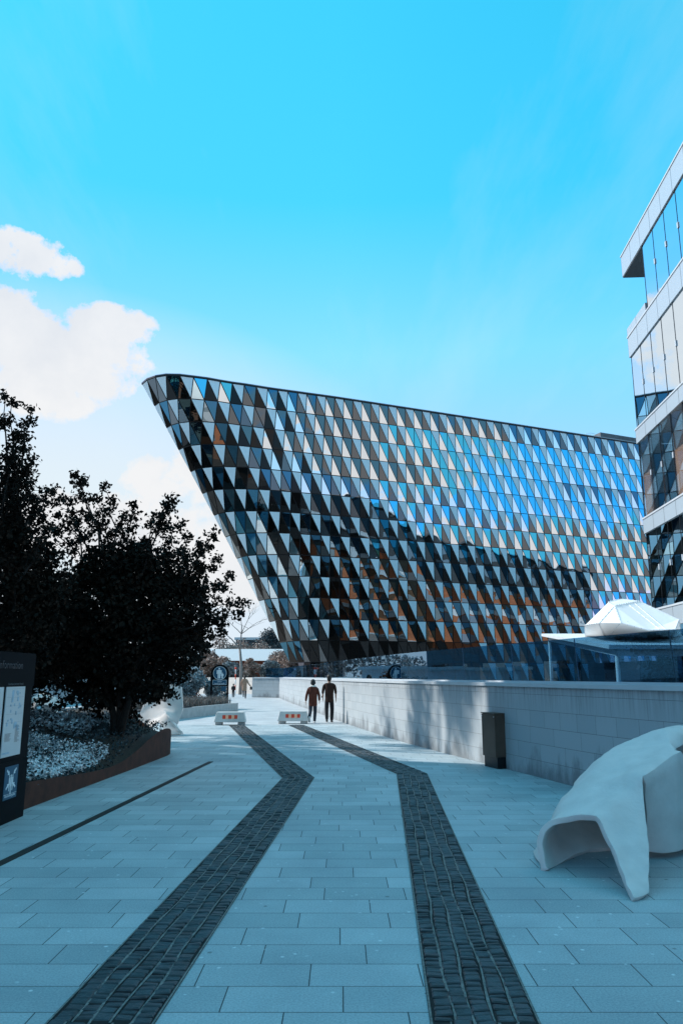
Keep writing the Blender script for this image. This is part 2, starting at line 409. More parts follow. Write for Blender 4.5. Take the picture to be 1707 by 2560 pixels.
# steel edging let into the paving, left
e = MB(); p, q = Vector((-3.75,-.6,0)), Vector((-2.72,16.75,0)); t = (q-p).normalized(); s = Vector((t.y,-t.x,0))*.05
e.prism([p-s, p+s, q+s, q-s], (0,0,.007)); o = e.build('steel_edging_strip', M['steel_strip'])
tag(o, 'long thin rusty steel strip let into the paving along the left side', 'edging strip')

# ================================================================== WALL with coping and railing
W2 = [(-7.5,66.2),(-5.11,64.8),(-3.4,53),(-1.81,42.9),(-.8,36.2),(.1,30.4),(.9,25.8),(1.66,21.7),(2.55,17.95),(3.12,15.75),(3.78,13.05),(4.55,10.3),(5.4,7.2),(6.3,4),(7.2,0),(8.4,-6)]
W2 = [Vector((x,y,0)) for x, y in W2]
def catmull(P, n=6):
    out = []
    for i in range(len(P)-1):
        a, b, c, d = P[max(i-1,0)], P[i], P[i+1], P[min(i+2,len(P)-1)]
        for k in range(n):
            t = k/n
            out.append(.5*((2*b)+(c-a)*t+(2*a-5*b+4*c-d)*t*t+(3*b-a-3*c+d)*t**3))
    return out+[P[-1]]
WL = [W2[0]] + catmull(W2[1:], 5)
def wnorm(i):
    t = (WL[min(i+1,len(WL)-1)]-WL[max(i-1,0)]).normalized()
    return Vector((-t.y, t.x, 0))          # pointing to the court (right)
WN = [wnorm(i) for i in range(len(WL))]
WN = [n if n.x > 0 else -n for n in WN]
arc = [0.0]
for a, b in zip(WL, WL[1:]): arc.append(arc[-1]+(b-a).length)
wall = thing('stone_wall', 'long pale granite clad wall curving along the right side of the path', 'wall', WL[0])
m = MB(); n = len(WL)
vs = [p+Vector((0,0,-.05)) for p in WL] + [p+Vector((0,0,1.55)) for p in WL] + [p+nn*.42+Vector((0,0,1.55)) for p, nn in zip(WL, WN)] + [p+nn*.42+Vector((0,0,-.05)) for p, nn in zip(WL, WN)]
m.add(vs, [(i, i+1, n+i+1, n+i) for i in range(n-1)] + [(n+i, n+i+1, 2*n+i+1, 2*n+i) for i in range(n-1)] + [(2*n+i, 2*n+i+1, 3*n+i+1, 3*n+i) for i in range(n-1)] + [(0,n,2*n,3*n)])
o = m.build('cladding', M['wall'])
uvl = o.data.uv_layers.new(name='UVMap')
for poly in o.data.polygons:
    for li in poly.loop_indices:
        vi = o.data.loops[li].vertex_index
        uvl.data[li].uv = (arc[vi % n], o.data.vertices[vi].co.z)
local(o, WL[0]); o.parent = wall; o.location = (0,0,0)
m = MB()
def ribbon(mb, o0, o1, z0, z1, mi=0, rng=None):
    idx = list(range(n)) if rng is None else rng
    k = len(idx)
    vs = [WL[i]+WN[i]*o0+Vector((0,0,z0)) for i in idx]+[WL[i]+WN[i]*o0+Vector((0,0,z1)) for i in idx]+[WL[i]+WN[i]*o1+Vector((0,0,z1)) for i in idx]+[WL[i]+WN[i]*o1+Vector((0,0,z0)) for i in idx]
    fs = []
    for i in range(k-1):
        fs += [(i,i+1,k+i+1,k+i),(k+i,k+i+1,2*k+i+1,2*k+i),(2*k+i,2*k+i+1,3*k+i+1,3*k+i),(3*k+i,3*k+i+1,i+1,i)]
    fs += [(0,k,2*k,3*k),(4*k-1,3*k-1,2*k-1,k-1)]
    mb.add(vs, fs, mi)
ribbon(m, -.035, .46, 1.553, 1.625)
o = m.build('coping', M['alu_light']); local(o, WL[0]); o.parent = wall; o.location = (0,0,0)
# railing
def along(d, off, z):
    d = max(0, min(arc[-1]-1e-6, d))
    for i in range(n-1):
        if arc[i+1] >= d:
            f = (d-arc[i])/(arc[i+1]-arc[i]); p = WL[i].lerp(WL[i+1], f); nn = WN[i].lerp(WN[i+1], f)
            return p+nn*off+Vector((0,0,z))
rail = thing('glass_railing', 'frameless clear glass railing standing along the top of the granite wall', 'railing', WL[0])
d = 1.2; k = 0
M['seam'] = pm('glass_seam', (.02,.05,.07), .3)
while d < arc[-1]-2.6:
    L = 2.45
    m = MB()
    a0, b0 = along(d, .30, 1.628), along(d+L-.02, .30, 1.628)
    a1, b1 = along(d-.07, .30, 2.39), along(d+L-.09, .30, 2.39)
    nn = (along(d, .312, 0)-along(d, .30, 0))
    m.prism([a0,b0,b1,a1], nn)
    e0, e1 = along(d+L-.018, .30, 1.628), along(d+L-.004, .30, 1.628)
    f1, f0 = along(d+L-.074, .30, 2.39), along(d+L-.088, .30, 2.39)
    m.prism([e0,e1,f1,f0], nn, 1)
    o = m.build('glass_panel', [M['rail_glass'], M['seam']]); local(o, WL[0]); o.parent = rail; o.location = (0,0,0)
    d += L; k += 1
m = MB()
ribbon(m, .27, .34, 1.626, 1.66)
o = m.build('base_rail', M['alu']); local(o, WL[0]); o.parent = rail; o.location = (0,0,0)

# ================================================================== FACETED OFFICE BUILDING
NX = [(-0.0057,1.1254,-18.8798),(0,1.0686,-18.1644),(.0022,1.019,-17.2068),(.0002,1.0109,-16.1316),(.0017,.965,-14.8775),(-.0008,.9658,-13.6908),(0,.9412,-12.4853),(0,.9347,-11.3837)]
NY = [(.0166,.5732,68.6509),(-.0025,.7109,67.6247),(-.0059,.7281,66.9172),(-.0093,.7525,66.5214),(-.0085,.7119,66.5784),(-.0045,.624,66.9816),(0,.5417,67.4095),(0,.4848,67.9922)]
TOP = {4:(-14.89,66.63),5:(-13.69,67.12),6:(-12.48,67.41),7:(-11.36,67.91),8:(-10.3,68.41),9:(-9.22,68.82),10:(-8.13,69.31),11:(-7.07,69.8),12:(-6.14,70.18),13:(-5.19,70.55),14:(-4.28,70.9),15:(-3.38,71.26),16:(-2.47,71.62),17:(-1.54,71.98),18:(-.67,72.33)}
def Pm(c):
    if c in TOP: return Vector((*TOP[c], 0))
    if c < 4: return Vector((NX[max(c,0)][2], NY[max(c,0)][2], 0))
    f = (c-18)
    return Vector((-.67+.907*f, 72.33+.3935*f, 0))
def quad(cf, r): return cf[0]*r*r+cf[1]*r+cf[2]
LV = [28.816-1.982*i for i in range(16)]
def PF(c, r):
    k = c-r; rr = min(r, 13)
    if r > 13: c = c-(r-13); k = c-13
    if k < 0:
        p0 = Vector((quad(NX[0],rr), quad(NY[0],rr), 0))
        p0 += {-1:Vector((.35,1.7,0)), -2:Vector((1.4,3.8,0)), -3:Vector((3.2,6.6,0))}[k]
    elif k <= 7:
        p0 = Vector((quad(NX[k],rr), quad(NY[k],rr), 0))
    else:
        c7 = rr+7; off = Vector((quad(NX[7],rr), quad(NY[7],rr), 0))-Pm(c7)
        ce = max(27, c7+12); f = max(0, 1-(c-c7)/(ce-c7)); f = f*f*(3-2*f)*.5+f*.5
        p0 = Pm(c)+off*f
    p0.z = LV[r]
    return p0
CM = 66
fb = thing('faceted_office_building', 'large office building with a leaning prow and a facade of white and dark glass triangles', 'building', (PF(20,0).x, PF(20,0).y, 0))
FO = Vector(fb.location)
def fpart(mb, name, mats):
    o = mb.build(name, mats); local(o, FO); o.parent = fb; o.location = (0,0,0); return o
back = MB(); panes = []
for r in range(15):
    for c in range(r-2, CM):
        cc = c
        TL, TR, BL, BR = PF(cc,r), PF(cc+1,r), PF(cc,r+1) if cc-r-1 >= -3 else None, PF(cc+1,r+1)
        if r >= 13:      # straight lower rows keep their columns
            TL, TR, BL, BR = PF(cc,r), PF(cc+1,r), PF(cc+1,r+1)+Vector((0,0,0)), PF(cc+2,r+1)
            TL.z = TR.z = LV[r]; BL.z = BR.z = LV[r+1]
        nrm = (TR-TL).cross(BL-TL).normalized()
        if nrm.y > 0 and cc-r > 1: nrm = -nrm
        if cc-r <= 1:
            nrm = -nrm if nrm.dot(Vector((-.8,-.6,0))) < 0 else nrm
        bk = [p-nrm*.045 for p in (TL, BL, BR, TR)]
        back.add(bk, [(0,1,2),(0,2,3)])
        for kind, tri in (('U', (TL, BR, TR)), ('L', (TL, BL, BR))):
            a, b_, c_ = (tri[1]-tri[2]).length, (tri[0]-tri[2]).length, (tri[0]-tri[1]).length
            I = (tri[0]*a+tri[1]*b_+tri[2]*c_)/(a+b_+c_)
            s_ = (a+b_+c_)/2; ar = ((tri[1]-tri[0]).cross(tri[2]-tri[0])).length/2; rin = ar/s_
            f = max(.2, 1-(.044 if c < 20 else .034)/rin)
            A = (c+r) % 2 == 0
            dark_base = r >= 12 and 15 <= c < 34
            if kind == 'U':
                if A: mt = 'frit'
                else: mt = 'azure' if (r in (1,2,4,5,6,7) and c > 22+R.uniform(-2,2)) or (r == 3 and 26 < c < 45) or (r >= 8 and c > 49) or (r == 0 and c < 9) else 'teal'
            else:
                if A: mt = 'azure' if (1 <= r <= 4 and c > 24+2*r) else 'bronze'
                else: mt = 'mirror'
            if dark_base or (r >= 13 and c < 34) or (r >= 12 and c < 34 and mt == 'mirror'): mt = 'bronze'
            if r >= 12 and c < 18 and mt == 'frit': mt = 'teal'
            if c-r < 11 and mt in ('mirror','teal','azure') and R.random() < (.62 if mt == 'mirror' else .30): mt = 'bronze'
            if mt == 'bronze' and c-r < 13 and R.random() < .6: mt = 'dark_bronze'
            tilt = .0 if mt == 'frit' else .004
            pts = []
            for p in tri: pts.append(I+(p-I)*f + nrm*R.uniform(0, tilt))
            # sorted by apparent size so that the largest become parts of their own
            dep = I.y*ct+(I.z-CH)*st
            vis = max(0, -(nrm.dot((I-Vector((0,0,CH))).normalized())))
            px = 853.5+F*I.x/dep
            hid = px > 1600 or I.z < 2.6 or px < 340
            panes.append((0 if hid else ar*vis/dep**2, mt, pts, nrm))
    # end triangle on the hidden back
    back.add([PF(r-3,r), PF(r-2,r), PF(r-2,r+1)], [(0,1,2)])
fpart(back, 'facade_frame', M['black_metal'])
panes.sort(key=lambda t: -t[0])
cnt = {'w': 0, 'g': 0}
wrest = MB(); grest = MB(); gm = ['bronze','mirror','teal','azure','dark_bronze']
for area, mt, pts, nrm in panes:
    fs = [(0,1,2)]
    if (pts[1]-pts[0]).cross(pts[2]-pts[0]).dot(nrm) < 0: fs = [(0,2,1)]
    q = 'w' if mt == 'frit' else 'g'
    if cnt[q] < 100 and area > 0:
        cnt[q] += 1
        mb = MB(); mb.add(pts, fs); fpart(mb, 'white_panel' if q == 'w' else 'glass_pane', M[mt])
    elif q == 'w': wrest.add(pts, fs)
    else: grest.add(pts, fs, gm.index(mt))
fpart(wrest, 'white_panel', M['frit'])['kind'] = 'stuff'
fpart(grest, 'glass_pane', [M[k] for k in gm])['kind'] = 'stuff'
# roof edge, roof, back walls
edge = [PF(c,0) for c in range(-3, CM+1)]
m = MB(); m2 = MB()
def strip(mb, pts, inn, z0, z1, mi=0):
    k = len(pts); nn = []
    for i in range(k):
        t = (pts[min(i+1,k-1)]-pts[max(i-1,0)]).normalized(); nn.append(Vector((-t.y, t.x, 0)))
    o0 = [p-q*.06 for p, q in zip(pts, nn)]; o1 = [p+q*inn for p, q in zip(pts, nn)]
    vs = [v+Vector((0,0,z0)) for v in o0]+[v+Vector((0,0,z1)) for v in o0]+[v+Vector((0,0,z1)) for v in o1]+[v+Vector((0,0,z0)) for v in o1]
    for i in range(k-1):
        mb.add([vs[i],vs[i+1],vs[k+i+1],vs[k+i],vs[2*k+i],vs[2*k+i+1],vs[3*k+i+1],vs[3*k+i]], [(0,1,2,3),(3,2,5,4),(4,5,6,7),(7,6,1,0)], mi)
strip(m, edge, .12, -.02, .14, 0); strip(m, edge, .5, .143, .2, 1)
strip(m2, [e+(Vector((.35,.9,0))) for e in edge], .05, .42, .46)
fpart(m, 'roof_edge', [M['black_metal'], M['alu']]); fpart(m2, 'roof_rail', M['alu'])
far = [PF(CM,0)+Vector((-8,19,0)), PF(-3,0)+Vector((7,15,0))]
m = MB(); poly = [e-Vector((0,0,.05)) for e in edge]+[f-Vector((0,0,.05)) for f in far]
m.add(poly, [tuple(range(len(poly)))]); fpart(m, 'roof', M['roofing'])
m = MB()
for a, b in ((edge[-1], far[0]),):
    m.add([Vector((a.x,a.y,0)), Vector((b.x,b.y,0)), Vector((b.x,b.y,LV[0]-.06)), Vector((a.x,a.y,LV[0]-.06))], [(0,1,2,3)])
bl = [PF(r-3,r) for r in range(15)]
fl = [Vector((far[1].x+(p.x-bl[0].x), far[1].y+(p.y-bl[0].y)*.4, p.z)) for p in bl]
for i in range(14): m.add([bl[i], bl[i+1], fl[i+1], fl[i]], [(0,1,2,3)])
m.add([fl[i] for i in range(15)]+[Vector((far[0].x,far[0].y,0))], [tuple(range(16))])
fpart(m, 'rear_wall', M['dark_plinth'])
m = MB(); a = gy(1500,1085,89); b = gy(1600,1100,93)
m.prism([Vector((a.x,a.y,28.9)), Vector((a.x+9,a.y+4,28.9)), Vector((a.x+7.6,a.y+8,28.9)), Vector((a.x-1.4,a.y+4,28.9))], (0,0,1.75))
fpart(m, 'roof_plant_room', M['roofing'])
m = MB(); a = gy(1464,1090,87.5)
for dx in (0,.5,1.0):
    m.tube([(a.x+dx,a.y,28.9),(a.x+dx,a.y,30.0)], .02, 5)
m.tube([(a.x,a.y,30),(a.x+.5,a.y,30.08),(a.x+1,a.y,30)], .02, 5); m.tube([(a.x,a.y,29.6),(a.x+1,a.y,29.6)], .02, 5)
fpart(m, 'roof_ladder', M['alu'])

# ================================================================== GLASS OFFICE BUILDING on the right
cB = gy(1567, 840, 34); cX = cB.x
rb = thing('glass_office_building', 'white banded glass office block with an overhanging roof at the right edge', 'building', (cX, 34, 0), math.atan2(-1, -.0625))
Mrb = Matrix.Translation((cX,34,0)) @ Matrix.Rotation(math.atan2(-1,-.0625), 4, 'Z')
Mi = Mrb.inverted()
def zat(y, px=1580): return gy(px, y, 34).z
def uface(px, py):     # distance along the street face
    d = Vector(ray(px,py)); o_ = Vector((0,0,CH))
    a = Mi @ o_; b = Mi @ (o_+d); dv = b-a
    t = -a.y/dv.y; return (a+dv*t)
U1 = uface(1608, 700).x
def panelmat():
    m, nt, b = newmat('aluminium_band_panels'); v = coords(nt)
    s = N(nt, 'ShaderNodeSeparateXYZ'); nt.links.new(v, s.inputs[0])
    ad = N(nt, 'ShaderNodeMath', operation='ADD'); nt.links.new(s.outputs['X'], ad.inputs[0]); nt.links.new(s.outputs['Y'], ad.inputs[1])
    w = N(nt, 'ShaderNodeMath', operation='PINGPONG'); nt.links.new(ad.outputs[0], w.inputs[0]); w.inputs[1].default_value = .675
    c = ramp(nt, w.outputs[0], [(.0,(.10,.11,.12)),(.017,(.10,.11,.12)),(.022,(.40,.46,.50))])
    nt.links.new(c, b.inputs['Base Color']); b.inputs['Roughness'].default_value = .33; b.inputs['Metallic'].default_value = .1
    return m
M['band'] = panelmat()
M['interior'] = pm('dark_interior', (.05,.06,.065), .8)
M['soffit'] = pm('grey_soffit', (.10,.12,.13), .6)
bands = [(zat(693,1552), zat(640,1552)), (zat(895,1571), zat(842,1568)), (zat(1110,1587), zat(1073,1585)), (zat(1335,1604), zat(1295,1601))]
fh = bands[2][0]-bands[3][0]
bands.append((bands[3][0]-fh*1.0, bands[3][1]-fh*1.0+.1))
bands.append((bands[4][0]-fh*1.0, bands[4][1]-fh*1.0))
print('bands', [(round(a,2), round(b,2)) for a, b in bands], 'U1', U1, 'cX', cX)
BL_, BW_ = 24.0, 30.0
def rpart(mb, name, mats): return mb.build(name, mats, rb)
for i, (z0, z1) in enumerate(bands):
    m = MB()
    m.box(0, BL_, 0, BW_, z0, z1)
    if i == 1: m.box(0, U1-.1, 0, .25, z1+.003, z1+.38); m.box(0, .25, .252, 12, z1+.003, z1+.38)
    m.box(-.03, BL_, -.03, .0, z1-.09, z1-.02, 1); m.box(-.03,-.001, .001, BW_, z1-.09, z1-.02, 1)
    rpart(m, 'roof_slab' if i == 0 else 'spandrel_band', [M['band'], M['alu_light']])
m = MB(); m.box(.02, U1, .02, 12, bands[0][0]-.05, bands[0][0]-.003); rpart(m, 'soffit', M['soffit'])
m = MB(); m.box(2.6, BL_-1, 3.2, BW_-1, 0, bands[0][0]-.1); rpart(m, 'interior_core', M['interior'])
mod = 1.35
for k in range(4):
    m = MB(); m.box(1.7+k*2.5, 4.15+k*2.5, 1.0, 1.06, bands[3][1]+.02, bands[2][0]-.02); rpart(m, 'warm_reflection_panel', M['warm_reflection'])  # added orange panels standing in for a warm reflection in the glass
for i in range(len(bands)):
    ztop = bands[i][0]; zbot = bands[i+1][1] if i+1 < len(bands) else 0
    if ztop-zbot < .4: continue
    u0 = U1 if i == 0 else .12
    us = []; u = u0
    while u < 17: us.append((u, u+mod)); u += mod
    while u < BL_-.2: us.append((u, min(BL_-.05, u+mod*4))); u += mod*4
    for a, b in us:
        mb = MB(); mb.box(a+.025, b-.025, .06, .09, zbot+.01, ztop-.06 if i == 0 else ztop-.01); wp = rpart(mb, 'window_pane', M['clear_glass'] if i == 2 else M['win_glass'])
        mul = MB(); clip = MB()
        mul.box(a-.018, a+.018, .05, .11, zbot+.004, ztop-.004)
        clip.box(a-.05, a+.05, .02, .049, (ztop+zbot)/2-.12, (ztop+zbot)/2+.12); rpart(mul, 'mullion', M['black_metal'])
        if a > us[0][0]: clip.build('clip', M['alu'], wp)
    w = .12
    while w < 5.3 and True:
        mb = MB(); mb.box(u0+.0, u0+.03, w+.025, w+mod-.025, zbot+.01, ztop-.06); rpart(mb, 'window_pane', M['win_glass'])
        
        if w > .2: mul = MB(); mul.box(u0-.02, u0+.06, w-.018, w+.018, zbot+.006, ztop-.055); rpart(mul, 'mullion', M['black_metal'])
        w += mod
    if i > 0 or True:
        m = MB(); m.box(u0+.1, u0+.6, 5.6, BW_-.1, zbot, ztop-.002); rpart(m, 'rear_cladding', M['terracotta'])
        for k in range(5):
            m = MB(); m.box(u0+.05, u0+.098, 7+k*4.1, 9.2+k*4.1, zbot+.7, ztop-.6); rpart(m, 'rear_window', M['dark_win'])
#@@PART3
# ================================================================== PAVILION and white faceted dome
pA = gy(1521,1612,19); pF = gy(1352,1584,30)
pv = thing('glass_pavilion', 'low glass entrance pavilion with a sloping pale roof slab behind the wall', 'pavilion', (pA.x, 19, 0))
PO = Vector(pv.location)
def ppart(mb, name, mats): o = mb.build(name, mats); local(o, PO); o.parent = pv; o.location = (0,0,0); return o
XR0, XR1 = 11.6, 11.9
roofp = [pA, Vector((XR0,19,pA.z)), Vector((XR1,30,pF.z)), pF]
rn = (roofp[1]-roofp[0]).cross(roofp[3]-roofp[0]).normalized()
M['pav_roof'] = pm('grey_metal_roof', (.62,.64,.65), .55, metal=0, var=.05, scale=2)
m = MB(); m.prism([p-rn*.10 for p in roofp], rn*.10); ppart(m, 'roof_slab', M['pav_roof'])
ins = [Vector((pA.x+.25,19.2,0)), Vector((XR0,19.2,0)), Vector((XR1,29.7,0)), Vector((pF.x+.25,29.8,0))]
def rz(p): return pA.z + (p.y-19)*(pF.z-pA.z)/11 - .115
m = MB()
for a, b in ((0,1),(3,0)):
    p, q = ins[a], ins[b]; d = (q-p).normalized(); s = Vector((-d.y,d.x,0))*.04
    P0 = [p-s, q-s, q+s, p+s]
    m.add([Vector((v.x,v.y,rz(v)-.16)) for v in P0]+[Vector((v.x,v.y,rz(v))) for v in P0], [(3,2,1,0),(4,5,6,7),(0,1,5,4),(1,2,6,5),(2,3,7,6),(3,0,4,7)])
ppart(m, 'eaves_beam', M['pav_roof'])
for p in (ins[0], ins[3]):
    m = MB(); m.tube([(p.x,p.y,0),(p.x,p.y,rz(p)-.165)], .055, 10); ppart(m, 'post', M['pav_roof'])
M['pav_glass'] = glassmat('pavilion_glass', 1, (.55,.75,.9), (0,0,0), .22, warp=.01, trans=(.45,.66,.78))
def pane(a, b):
    m = MB(); t0, t1 = rz(a)-.165, rz(b)-.165
    m.add([(a.x,a.y,.02),(b.x,b.y,.02),(b.x,b.y,t1),(a.x,a.y,t0)], [(0,1,2,3)]); ppart(m, 'glass_pane', M['pav_glass'])
for i in range(3):
    a, b = ins[0].lerp(ins[1], i/3), ins[0].lerp(ins[1], (i+1)/3); dd = (b-a).normalized()*.03; pane(a+dd, b-dd)
    a, b = ins[3].lerp(ins[0], i/3), ins[3].lerp(ins[0], (i+1)/3); dd = (b-a).normalized()*.03; pane(a+dd, b-dd)
m = MB(); m.box(pA.x+2.6, XR0, 23.5, 29, 0, 2.2); ppart(m, 'stair_core', M['dark_plinth'])

def onroof(px, py):
    d = Vector(ray(px,py)); o_ = Vector((0,0,CH)); return o_ + d*((roofp[0]-o_).dot(rn)/d.dot(rn))
def dpx(x, y): return 1440+x/5.873, 1440+y/5.873
dm = {}
for k, (x, y, Y) in dict(a=(130,720,22.0), d=(560,440,21.3), e=(470,385,22.3), f=(660,342,22.9), g=(920,372,22.6), h=(1495,640,22.0), i=(1440,785,20.6), k=(1050,795,20.25), l=(650,690,20.4), m=(340,690,20.9)).items():
    dm[k] = gy(*dpx(x,y), Y)
for k, (x, y) in dict(b=(135,885), c=(430,927), j=(1405,915), o=(1535,885)).items(): dm[k] = onroof(*dpx(x,y))+Vector((0,0,.004))
dm['p'] = dm['b']+Vector((.9,2.6,.22)); dm['q'] = dm['o']+Vector((.1,2.2,.18)); dm['r'] = dm['p']+Vector((.3,-.5,.55)); dm['s'] = dm['q']+Vector((-.2,-.4,.45))
ks = list(dm); ix = {k: i for i, k in enumerate(ks)}
dome = thing('faceted_rooflight_dome', 'white faceted bolted dome sitting on the pavilion roof', 'rooflight', dm['c'])
fc = [('skirt_panel','abcm'),('diamond_facet','mcld'),('front_skirt','cjkl'),('front_skirt','jik'),('left_facet','amde'),('main_facet','dlkg'),('main_facet','kihg'),('top_facet','edf'),('top_facet','dgf'),('right_facet','ijoh'),('rear_facet','aefr'),('rear_facet','fgsr'),('rear_facet','ghs'),('rear_facet','abpr'),('rear_facet','hoqs'),('rear_facet','rsqp')]
cen = sum((dm[k] for k in 'abcdefghijkl'), Vector())/12
edges = {}
allb = MB()
groups = {}
for nm, f in fc:
    groups.setdefault(nm, []).append(f)
    for a, b in zip(f, f[1:]+f[0]): edges[tuple(sorted((a,b)))] = 1
for nm, fl_ in groups.items():
    mb = MB()
    for f in fl_:
        pts = [dm[k] for k in f]
        nn = (pts[1]-pts[0]).cross(pts[2]-pts[0])
        if nn.dot(pts[0]-cen) < 0: pts = pts[::-1]
        mb.add(pts, [(0,1,2)] if len(pts) == 3 else [(0,1,2),(0,2,3)])
    o = mb.build(nm, M['dome']); local(o, dm['c']); o.parent = dome; o.location = (0,0,0)
bolts = MB(); trim = MB()
vis_e = ['am','mc','cl','ld','dm','de','ab','bc','lk','ki','ij','cj','kj','ih','hg','gf','fe','dg','jo','ho']
for a, b in vis_e:
    p, q = dm[a], dm[b]; L = (q-p).length; nb = max(2, int(L/.16))
    off = (p+q)/2-cen; off = off.normalized()*.012
    trim.tube([p+off*.3, q+off*.3], .016, 6, smooth=False)
    for i in range(1, nb): bolts.ball(p.lerp(q, i/nb)+off*2.0, .017, 6, 4)
# seams across the big facet
for t in (.25,.5,.75):
    p, q = dm['d'].lerp(dm['g'], t), dm['k'].lerp(dm['i'], t*.9)
    q = dm['l'].lerp(dm['k'], t*1.2) if t < .5 else q
    off = (p-cen).normalized()*.004
    trim.tube([p+off, q+off], .010, 5, smooth=False)
    for i in range(1, 7): bolts.ball(p.lerp(q, i/7)+off*3, .015, 6, 4)
o = trim.build('edge_trim', M['dome']); local(o, dm['c']); o.parent = dome; o.location = (0,0,0)
o = bolts.build('bolts', M['alu']); local(o, dm['c']); o.parent = dome; o.location = (0,0,0)

# ================================================================== steel cabinet by the wall
A = gz(1200,1913); B = gz(1242,1923); Cc = gz(1269,1922)
cab = thing('utility_cabinet', 'tall narrow brown steel cabinet standing against the granite wall', 'cabinet', B)
fd = (A-B); fl = fd.length; fd = fd.normalized(); sd = Vector((-fd.y, fd.x, 0)); sd = sd if sd.x > 0 else -sd
Hc = 1.04
def cbox(a0,a1,b0,b1,z0,z1):
    return [fd*a0+sd*b0+Vector((0,0,z0)), fd*a1+sd*b0+Vector((0,0,z0)), fd*a1+sd*b1+Vector((0,0,z0)), fd*a0+sd*b1+Vector((0,0,z0))], Vector((0,0,z1-z0))
m = MB(); m.prism(*cbox(.0,.56,.012,.27,.215,Hc-.02)); bevel(m.build('cabinet_body', M['cab'], cab), .004)
m = MB(); m.prism(*cbox(.012,.548,.02,.26,0,.213)); m.build('plinth', M['black_metal'], cab)
m = MB(); m.prism(*cbox(.004,.556,-.012,.010,.21,Hc-.03)); bevel(m.build('door', M['cab'], cab), .003)
m = MB(); m.prism(*cbox(-.012,.572,-.022,.282,Hc-.019,Hc)); bevel(m.build('lid', M['cab'], cab), .004)
for a in (.03,.53):
    m = MB(); p = fd*a+Vector((0,0,Hc-.07)); m.tube([p-sd*.02, p-sd*.012], .011, 8); m.build('screw', M['alu'], cab)

# ================================================================== draped concrete sculptures
CR = {tuple(sorted(p_)) for p_ in (('F4','G4'),('G4','K4'),('K4','Lm'),('Lm','L4'),('K4','K5'),('K5','K6'),('F3','F4'),('F4','F5'),('F2','F3'),('C3','D3'),('D3','E3'),('E3','E4'),('L4','E4'),('k','f'),('k','p'),('d','f'),('f','g'))}
def drape(name, label, V, Q, thick, parentloc, sub=3, allc=0):
    ks = list(V); ix = {k: i for i, k in enumerate(ks)}
    pts = [gy(*V[k]) if len(V[k]) == 3 else gz(V[k][0], V[k][1], .0) for k in ks]
    for p in pts: p.z = max(p.z, .0)
    me = bpy.data.meshes.new(name)
    me.from_pydata([p-Vector(parentloc) for p in pts], [], [tuple(ix[k] for k in q) for q in Q])
    bm = bmesh.new(); bm.from_mesh(me); bmesh.ops.recalc_face_normals(bm, faces=bm.faces)
    crease = bm.edges.layers.float.new('crease_edge')
    for e_ in bm.edges:
        if len(e_.link_faces) == 1: e_[crease] = .8
        if allc: e_[crease] = allc
        if tuple(sorted((ks[e_.verts[0].index], ks[e_.verts[1].index]))) in CR: e_[crease] = .97
    bm.to_mesh(me); bm.free()
    for p in me.polygons: p.use_smooth = True
    me.materials.append(M['sculpt'])
    o = bpy.data.objects.new(name, me); C.objects.link(o); o.location = parentloc
    s = o.modifiers.new('sub', 'SUBSURF'); s.levels = sub; s.render_levels = sub; s.boundary_smooth = 'PRESERVE_CORNERS'
    tx = bpy.data.textures.get('drape_lumps') or bpy.data.textures.new('drape_lumps', 'CLOUDS'); tx.noise_scale = .45; tx.noise_depth = 3
    dm_ = o.modifiers.new('lumps', 'DISPLACE'); dm_.texture = tx; dm_.strength = .10; dm_.mid_level = .5; dm_.texture_coords = 'LOCAL'
    so = o.modifiers.new('solid', 'SOLIDIFY'); so.thickness = thick; so.offset = 0; so.use_even_offset = True
    bv = o.modifiers.new('rim', 'BEVEL'); bv.width = .008; bv.segments = 2; bv.limit_method = 'ANGLE'; bv.angle_limit = rad(55)
    tag(o, label, 'sculpture')
    return o
V = dict(F0=(1361,2180,7.58),F1=(1350,2110,7.62),F2=(1373,2050,7.66),F3=(1435,2044,7.6),F4=(1490,2048,7.38),
 F5=(1532,2122,7.1),F6=(1557,2200,6.83),F7=(1580,2256,6.60),
 G0=(1412,2155,7.95),P1=(1334,2131,8.25),P2=(1349,2117,8.15),G1=(1357,2082,8.3),G2=(1412,1990,8.3),G3=(1480,1982,8.0),G4=(1550,1996,7.65),
 B0=(1464,2128,8.33),B1=(1440,1990,9.4),R2=(1470,1900,8.8),R3=(1545,1915,8.35),K4=(1604,1946,7.75),
 C0=(1530,2125,8.42),C1=(1510,1950,10.1),C2=(1515,1866,9.2),C3=(1590,1868,8.75),Lm=(1650,1914,8.0),
 D0=(1600,2122,8.5),D1=(1570,1930,10.4),D2=(1560,1857,9.4),D3=(1617,1850,9.05),L4=(1694,1884,8.2),
 E0=(1690,2105,8.9),E1=(1640,1930,10.6),E2=(1632,1840,9.7),E3=(1672,1814,9.0),E4=(1674,1880,8.45),
 H1=(1740,1930,10.6),H2=(1740,1826,9.8),H3=(1730,1812,9.2),H4=(1725,1850,9.1),
 X5=(1568,2085,7.3),X6=(1586,2180,6.93),X7=(1598,2252,6.64),K5=(1610,2040,7.45),K6=(1620,2150,7.08),K7=(1616,2236,6.74),
 M0=(1612,2040,8.0),Mm=(1655,2030,7.98),M2=(1699,2010,8.1),Q0=(1618,2128,8.05),Qm=(1660,2134,8.03),Q2=(1704,2124,8.1),
 N0=(1735,1905,8.6),N1=(1745,2010,8.6),N2=(1750,2110,8.6))
